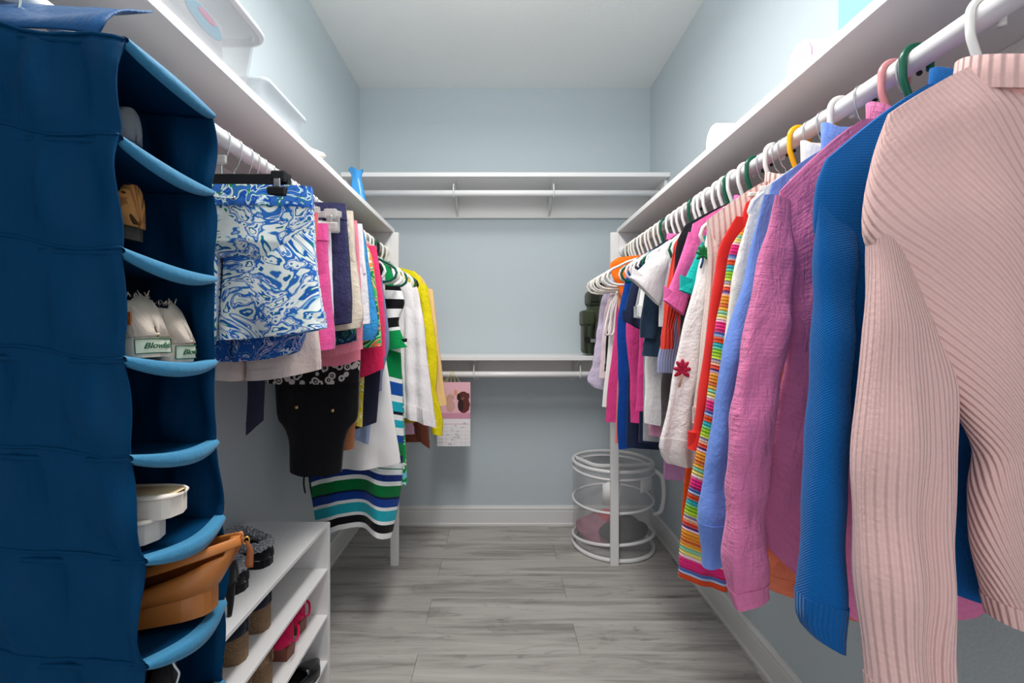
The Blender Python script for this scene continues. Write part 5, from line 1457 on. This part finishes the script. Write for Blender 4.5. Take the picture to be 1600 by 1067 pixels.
# blue plastic bag standing near the far end
bag = empty('plastic_bag', (-0.675, 2.17, ZS), 'crumpled blue plastic bag standing at the far end of the left shelf', 'bag')
rs = random.Random(2)
V = []
for i in range(12):
    f = i / 11
    w = np.interp(f, [0, .35, .7, 0.85, 1], [.034, .036, .026, .020, .034])
    for k in range(18):
        a = 2 * math.pi * k / 18
        V.append((-0.675 + (w * math.cos(a)) * (1 + .12 * math.sin(5 * a + 4 * f)) - 0.012 * f, 2.17 + 0.6 * w * math.sin(a) * (1 + .2 * math.sin(3 * a + 6 * f)), ZS + 0.235 * f + 0.010 * math.sin(2 * a) * f))
F = [(i * 18 + k, i * 18 + (k + 1) % 18, (i + 1) * 18 + (k + 1) % 18, (i + 1) * 18 + k) for i in range(11) for k in range(18)] + [tuple(range(17, -1, -1))]
mesh('body', V, F, plain('blue_plastic_film', (62, 148, 214), 0.25, 0, 0.5, (30, 0.5, 0.004)), bag)

# right shelf: two round canisters lying down, a mint box
def canister(label, x0, x1, y, r, mside, mend, endname):
    t = empty('round_canister', ((x0 + x1) / 2, y, ZS), label, 'canister', 'round canisters on the right shelf')
    V, F = tube_data([(x0 + 0.004, y, ZS + r), (x1, y, ZS + r)], r, 36)
    mesh('side', V, F, mside, t, True).modifiers.new('edges', 'EDGE_SPLIT')
    V, F = tube_data([(x0, y, ZS + r), (x0 + 0.006, y, ZS + r)], r * 0.94, 36)
    mesh(endname, V, F, mend, t, True).modifiers.new('edges', 'EDGE_SPLIT')
canister('white round canister with a pink lid lying on the right shelf', 0.645, 0.80, 0.985, 0.043, plain('white_card', (240, 238, 236), 0.6), plain('pink_card', (236, 178, 206), 0.6), 'lid')
canister('cream round canister lying on the right shelf, farther from the mint box', 0.645, 0.79, 1.385, 0.046, plain('white_card', (240, 238, 236), 0.6), plain('cream_card', (226, 216, 198), 0.6), 'lid')
mb = empty('storage_box', (0.90, 0.95, ZS), 'mint green storage box standing on the right shelf', 'box')
box('body', 0.862, 0.936, 0.56, 1.165, ZS, ZS + 0.56, plain('mint_card', (140, 224, 216), 0.6), mb, 0.004)
box('lid', 0.860, 0.937, 0.558, 1.167, ZS + 0.56, ZS + 0.60, plain('mint_card', (140, 224, 216), 0.6), mb, 0.004)

# ------------------------------------------------------------------ calendar on the lower rod
YC = 2.566
cal = empty('wall_calendar', (-0.27, YC, 0.97), 'puppy calendar hung by twine from the lower back rod', 'calendar')
def cp(px, py): return PX(px, py, YC)
x0, z0 = cp(683, 697); x1, z1 = cp(735, 597); _, zm = cp(0, 645); _, zm2 = cp(0, 654); _, zm3 = cp(0, 662)
box('page', x0, x1, YC - 0.002, YC + 0.002, z0, zm, plain('calendar_paper', (240, 236, 238), 0.6), cal, 0)
ph = box('photo_page', x0, x1, YC - 0.002, YC + 0.002, zm, z1, plain('calendar_pink', (240, 184, 196), 0.6), cal, 0)
ph['label'] = 'pink picture page with two puppies'
box('pink_band', x0, x1, YC - 0.0028, YC - 0.002, zm2, zm, plain('calendar_rose', (214, 150, 172), 0.6), cal, 0)
def disc(name, px, py, rx, rz, mat, par, layer=1, seg=20):
    x, z = cp(px, py)
    rs = np.random.RandomState(int(px * 7 + py))
    V = [(x + rx * math.cos(a) * rs.uniform(.93, 1.07), YC - 0.002 - 0.0004 * layer, z + rz * math.sin(a) * rs.uniform(.93, 1.07)) for a in np.linspace(0, 2 * math.pi, seg, endpoint=False)]
    return mesh(name, V, [tuple(range(seg))[::-1]], mat, par, False)
BR, BR2, BE, BE2 = plain('puppy_brown', (98, 44, 40), 0.7), plain('puppy_dark', (52, 26, 26), 0.7), plain('puppy_cream', (214, 164, 150), 0.7), plain('puppy_beige', (190, 130, 112), 0.7)
disc('puppy_body', 725, 632, .034, .046, BR, ph, 2); disc('puppy_chest', 720, 633, .017, .034, BR2, ph, 3); disc('puppy_head', 724, 618, .028, .024, BR, ph, 4)
disc('puppy_ear', 717, 620, .011, .020, BR2, ph, 5); disc('puppy_ear', 731, 619, .010, .020, BR, ph, 5); disc('puppy_muzzle', 723, 622, .009, .008, plain('muzzle', (150, 96, 88), .7), ph, 6); disc('puppy_nose', 723, 620.5, .004, .0035, BR2, ph, 7)
disc('puppy_eye', 721, 616, .0025, .0025, BR2, ph, 7); disc('puppy_eye', 726, 616, .0025, .0025, BR2, ph, 7)
disc('pale_puppy_body', 704, 634, .026, .034, BE, ph, 2); disc('pale_puppy_head', 704, 621, .022, .020, BE, ph, 3); disc('pale_puppy_ear', 712, 613, .009, .016, plain('puppy_tan', (226, 160, 110), .7), ph, 4); disc('pale_puppy_ear', 697, 624, .008, .014, BE2, ph, 4)
disc('pale_puppy_eye', 702, 620, .002, .002, BR2, ph, 5); disc('pale_puppy_eye', 707, 620, .002, .002, BR2, ph, 5)
parts = []
for k in range(1, 6):
    z = zm3 + (z0 - zm3) * k / 6
    parts.append(tube_data([(x0 + .003, YC - .0024, z), (x1 - .003, YC - .0024, z)], 0.0006, 4))
for k in range(1, 7):
    x = x0 + (x1 - x0) * k / 7
    parts.append(tube_data([(x, YC - .0024, zm3), (x, YC - .0024, z0 + .003)], 0.0006, 4))
V, F = join(parts)
tag(mesh('grid_lines', V, F, plain('pale_pink_ink', (226, 200, 206), 0.7), cal), kind='stuff')
box('header_rule', x0 + .004, x1 - .004, YC - .0028, YC - .002, zm3 - .002, zm3, plain('rose_ink', (226, 150, 170), .7), cal, 0)
rs = random.Random(11)
parts = []
for px, py, n in ((709, 665, 4), (724, 661, 5), (705, 672, 3), (713, 673, 4), (708, 683, 4), (714, 681, 4), (714, 684, 4), (706, 687, 3), (711, 678, 5), (700, 694, 5), (708, 694, 2), (699, 679, 2), (721, 667, 3)):
    x, z = cp(px, py)
    P = [(x + .0032 * i + rs.uniform(-.002, .002), YC - .0026, z + rs.uniform(-.005, .005)) for i in range(n + 2)]
    parts.append(tube_data(P, 0.0007, 4, smoothn=n * 5))
V, F = join(parts)
tag(mesh('handwriting', V, F, plain('pen_ink', (70, 66, 84), 0.7), cal), kind='stuff')
TW = plain('gold_twine', (206, 190, 130), 0.8)
ry, rz = YB - 0.28, 0.970
for px in (693, 697, 704, 711, 719):
    x, z = cp(px, 597.5)
    xt = -0.27 + (x + 0.27) * 0.25
    tube('twine', [(x, YC, z - .002), (x * .5 + xt * .5, YC - .006, (z + rz) / 2 + .004), (xt, ry - .0185, rz), (xt, ry - .012, rz + .0155), (xt, ry, rz + .0195), (xt, ry + .0145, rz + .013), (xt + .003, ry + .019, rz), (x, YC + .0015, z - .002)], 0.0013, TW, cal, 5, smoothn=26)

# ------------------------------------------------------------------ green backpack on the lower shelf
bp = empty('backpack', (0.575, 2.66, 1.076), 'olive green canvas backpack standing on the lower back shelf', 'backpack')
M_OL = fabric('olive_canvas', (66, 74, 54), 'weave', var=0.10, bs=0.5, rough=0.8)
M_OLD = fabric('dark_olive_webbing', (44, 50, 38), 'weave', var=0.08)
def pad(name, x0, x1, y0, y1, z0, z1, mat, par, b=0.02, sub=2):
    bm = bmesh.new(); bm_box(bm, x0, x1, y0, y1, z0, z1, b, 3)
    o = from_bm(name, bm, mat, par, True)
    return o
pad('main_compartment', 0.515, 0.70, 2.60, 2.76, 1.078, 1.40, M_OL, bp, 0.035)
pad('top_lid', 0.505, 0.71, 2.585, 2.765, 1.355, 1.455, M_OL, bp, 0.03)
pad('side_pocket', 0.472, 0.530, 2.575, 2.70, 1.085, 1.265, M_OL, bp, 0.022)
pad('pocket_flap', 0.466, 0.535, 2.565, 2.71, 1.245, 1.335, M_OL, bp, 0.016)
pad('front_pocket', 0.540, 0.66, 2.555, 2.61, 1.10, 1.27, M_OL, bp, 0.02)
for x in (0.483, 0.516):
    tube('strap', [(x, 2.572, 1.25), (x - .004, 2.566, 1.19), (x, 2.570, 1.12), (x + .004, 2.58, 1.09)], 0.008, M_OLD, bp, 8, smoothn=16, flat=0.35)
box('buckle', 0.470, 0.500, 2.556, 2.568, 1.160, 1.182, M_HB, bp, 0.003)
box('buckle', 0.508, 0.536, 2.558, 2.570, 1.150, 1.170, plain('grey_buckle', (130, 132, 140), 0.5), bp, 0.003)
tube('grab_handle', [(0.57, 2.74, 1.44), (0.575, 2.745, 1.48), (0.61, 2.745, 1.50), (0.645, 2.745, 1.48), (0.65, 2.74, 1.44)], 0.009, M_OLD, bp, 8, smoothn=20)
pad('lid_strap', 0.512, 0.560, 2.578, 2.60, 1.38, 1.50, M_OLD, bp, 0.006)

# ------------------------------------------------------------------ pop-up mesh hamper
HX, HY, HR, HH = 0.640, 2.600, 0.222, 0.475
hp = empty('mesh_hamper', (HX, HY, 0), 'white pop-up mesh laundry hamper behind the right post', 'hamper')
M_NET = clear_mat('white_net', (226, 224, 224), 0.20, 0.8)
M_TAPE = plain('white_binding_tape', (232, 230, 230), 0.6)
V, F = lathe_data([(HR, 0.012), (HR + .002, .12), (HR - .001, .25), (HR + .002, .36), (HR, HH)], (HX, HY, 0), 48)
mesh('net_wall', V, F, M_NET, hp)
def ringp(z, r, dz=0.0, ph=0.0, n=48): return [(HX + r * math.cos(a), HY + r * math.sin(a), z + dz * math.sin(a + ph)) for a in np.linspace(0, 2 * math.pi, n, endpoint=False)]
tube('top_rim', ringp(HH, HR), 0.010, M_TAPE, hp, 8, closed=True)
tube('top_rim', ringp(HH - 0.035, HR + .002, .006), 0.007, M_TAPE, hp, 8, closed=True)
tube('middle_hoop', ringp(0.265, HR + .001, 0.008, 1.0), 0.007, M_TAPE, hp, 8, closed=True)
tube('lower_hoop', ringp(0.070, HR + .001, 0.030, 2.6), 0.009, M_TAPE, hp, 8, closed=True)
tube('bottom_rim', ringp(0.012, HR), 0.011, M_TAPE, hp, 8, closed=True)
V = [(HX, HY, 0.012)] + [(HX + HR * math.cos(a), HY + HR * math.sin(a), 0.012) for a in np.linspace(0, 2 * math.pi, 40, endpoint=False)]
mesh('base', V, [(0, 1 + k, 1 + (k + 1) % 40) for k in range(40)], M_NET, hp, False)
tube('handle', [(HX + HR * 0.96, HY - 0.06, HH - 0.03), (HX + HR + .035, HY - 0.075, HH - .07), (HX + HR + .045, HY - 0.075, HH - .17), (HX + HR + .03, HY - 0.07, HH - .26), (HX + HR * 0.97, HY - 0.05, HH - .29)], 0.012, M_TAPE, hp, 8, smoothn=30, flat=0.4)
tube('handle', [(HX - 0.20, HY + .09, HH - .005), (HX - 0.10, HY - .02, HH - .022), (HX + 0.03, HY - .03, HH - .02), (HX + .17, HY - .03, HH - .014), (HX + .21, HY - .05, HH - .004)], 0.012, M_TAPE, hp, 8, smoothn=30, flat=0.4)
# sewn-on tab
V = []
for k in range(7):
    a = math.radians(243 + 4 * k)
    for z in (0.30, 0.43): V.append((HX + (HR + .003) * math.cos(a), HY + (HR + .003) * math.sin(a), z - (.02 if k < 2 and z > .4 else 0)))
o = mesh('fabric_tab', V, [(2 * k, 2 * k + 2, 2 * k + 3, 2 * k + 1) for k in range(6)], M_TAPE, hp, True)
o.modifiers.new('thickness', 'SOLIDIFY').thickness = 0.002
V2 = []
for k in range(7):
    a = math.radians(296 + 5 * k)
    for z in (0.36, 0.44): V2.append((HX + (HR + .003) * math.cos(a), HY + (HR + .003) * math.sin(a), z))
o = mesh('fabric_tab', V2, [(2 * k, 2 * k + 2, 2 * k + 3, 2 * k + 1) for k in range(6)], M_TAPE, hp, True)
o.modifiers.new('thickness', 'SOLIDIFY').thickness = 0.002
crumple('laundry', 'dusty pink clothes heaped at the bottom of the mesh hamper', 'laundry', (HX - 0.06, HY + 0.03, 0.075), (0.125, 0.13, 0.062), fabric('dusty_pink_laundry', (182, 120, 142), 'weave', var=0.12), 3, sub=4)
crumple('laundry', 'dark grey garment crumpled in the mesh hamper', 'laundry', (HX + 0.045, HY - 0.105, 0.115), (0.115, 0.085, 0.072), fabric('dark_grey_laundry', (44, 42, 46), 'weave', var=0.06), 12, sub=4)
crumple('laundry', 'small coral red cloth on top of the dark garment in the hamper', 'laundry', (HX - 0.005, HY + 0.03, 0.150), (0.055, 0.05, 0.035), fabric('coral_laundry', (226, 92, 104), 'weave', var=0.06), 14)
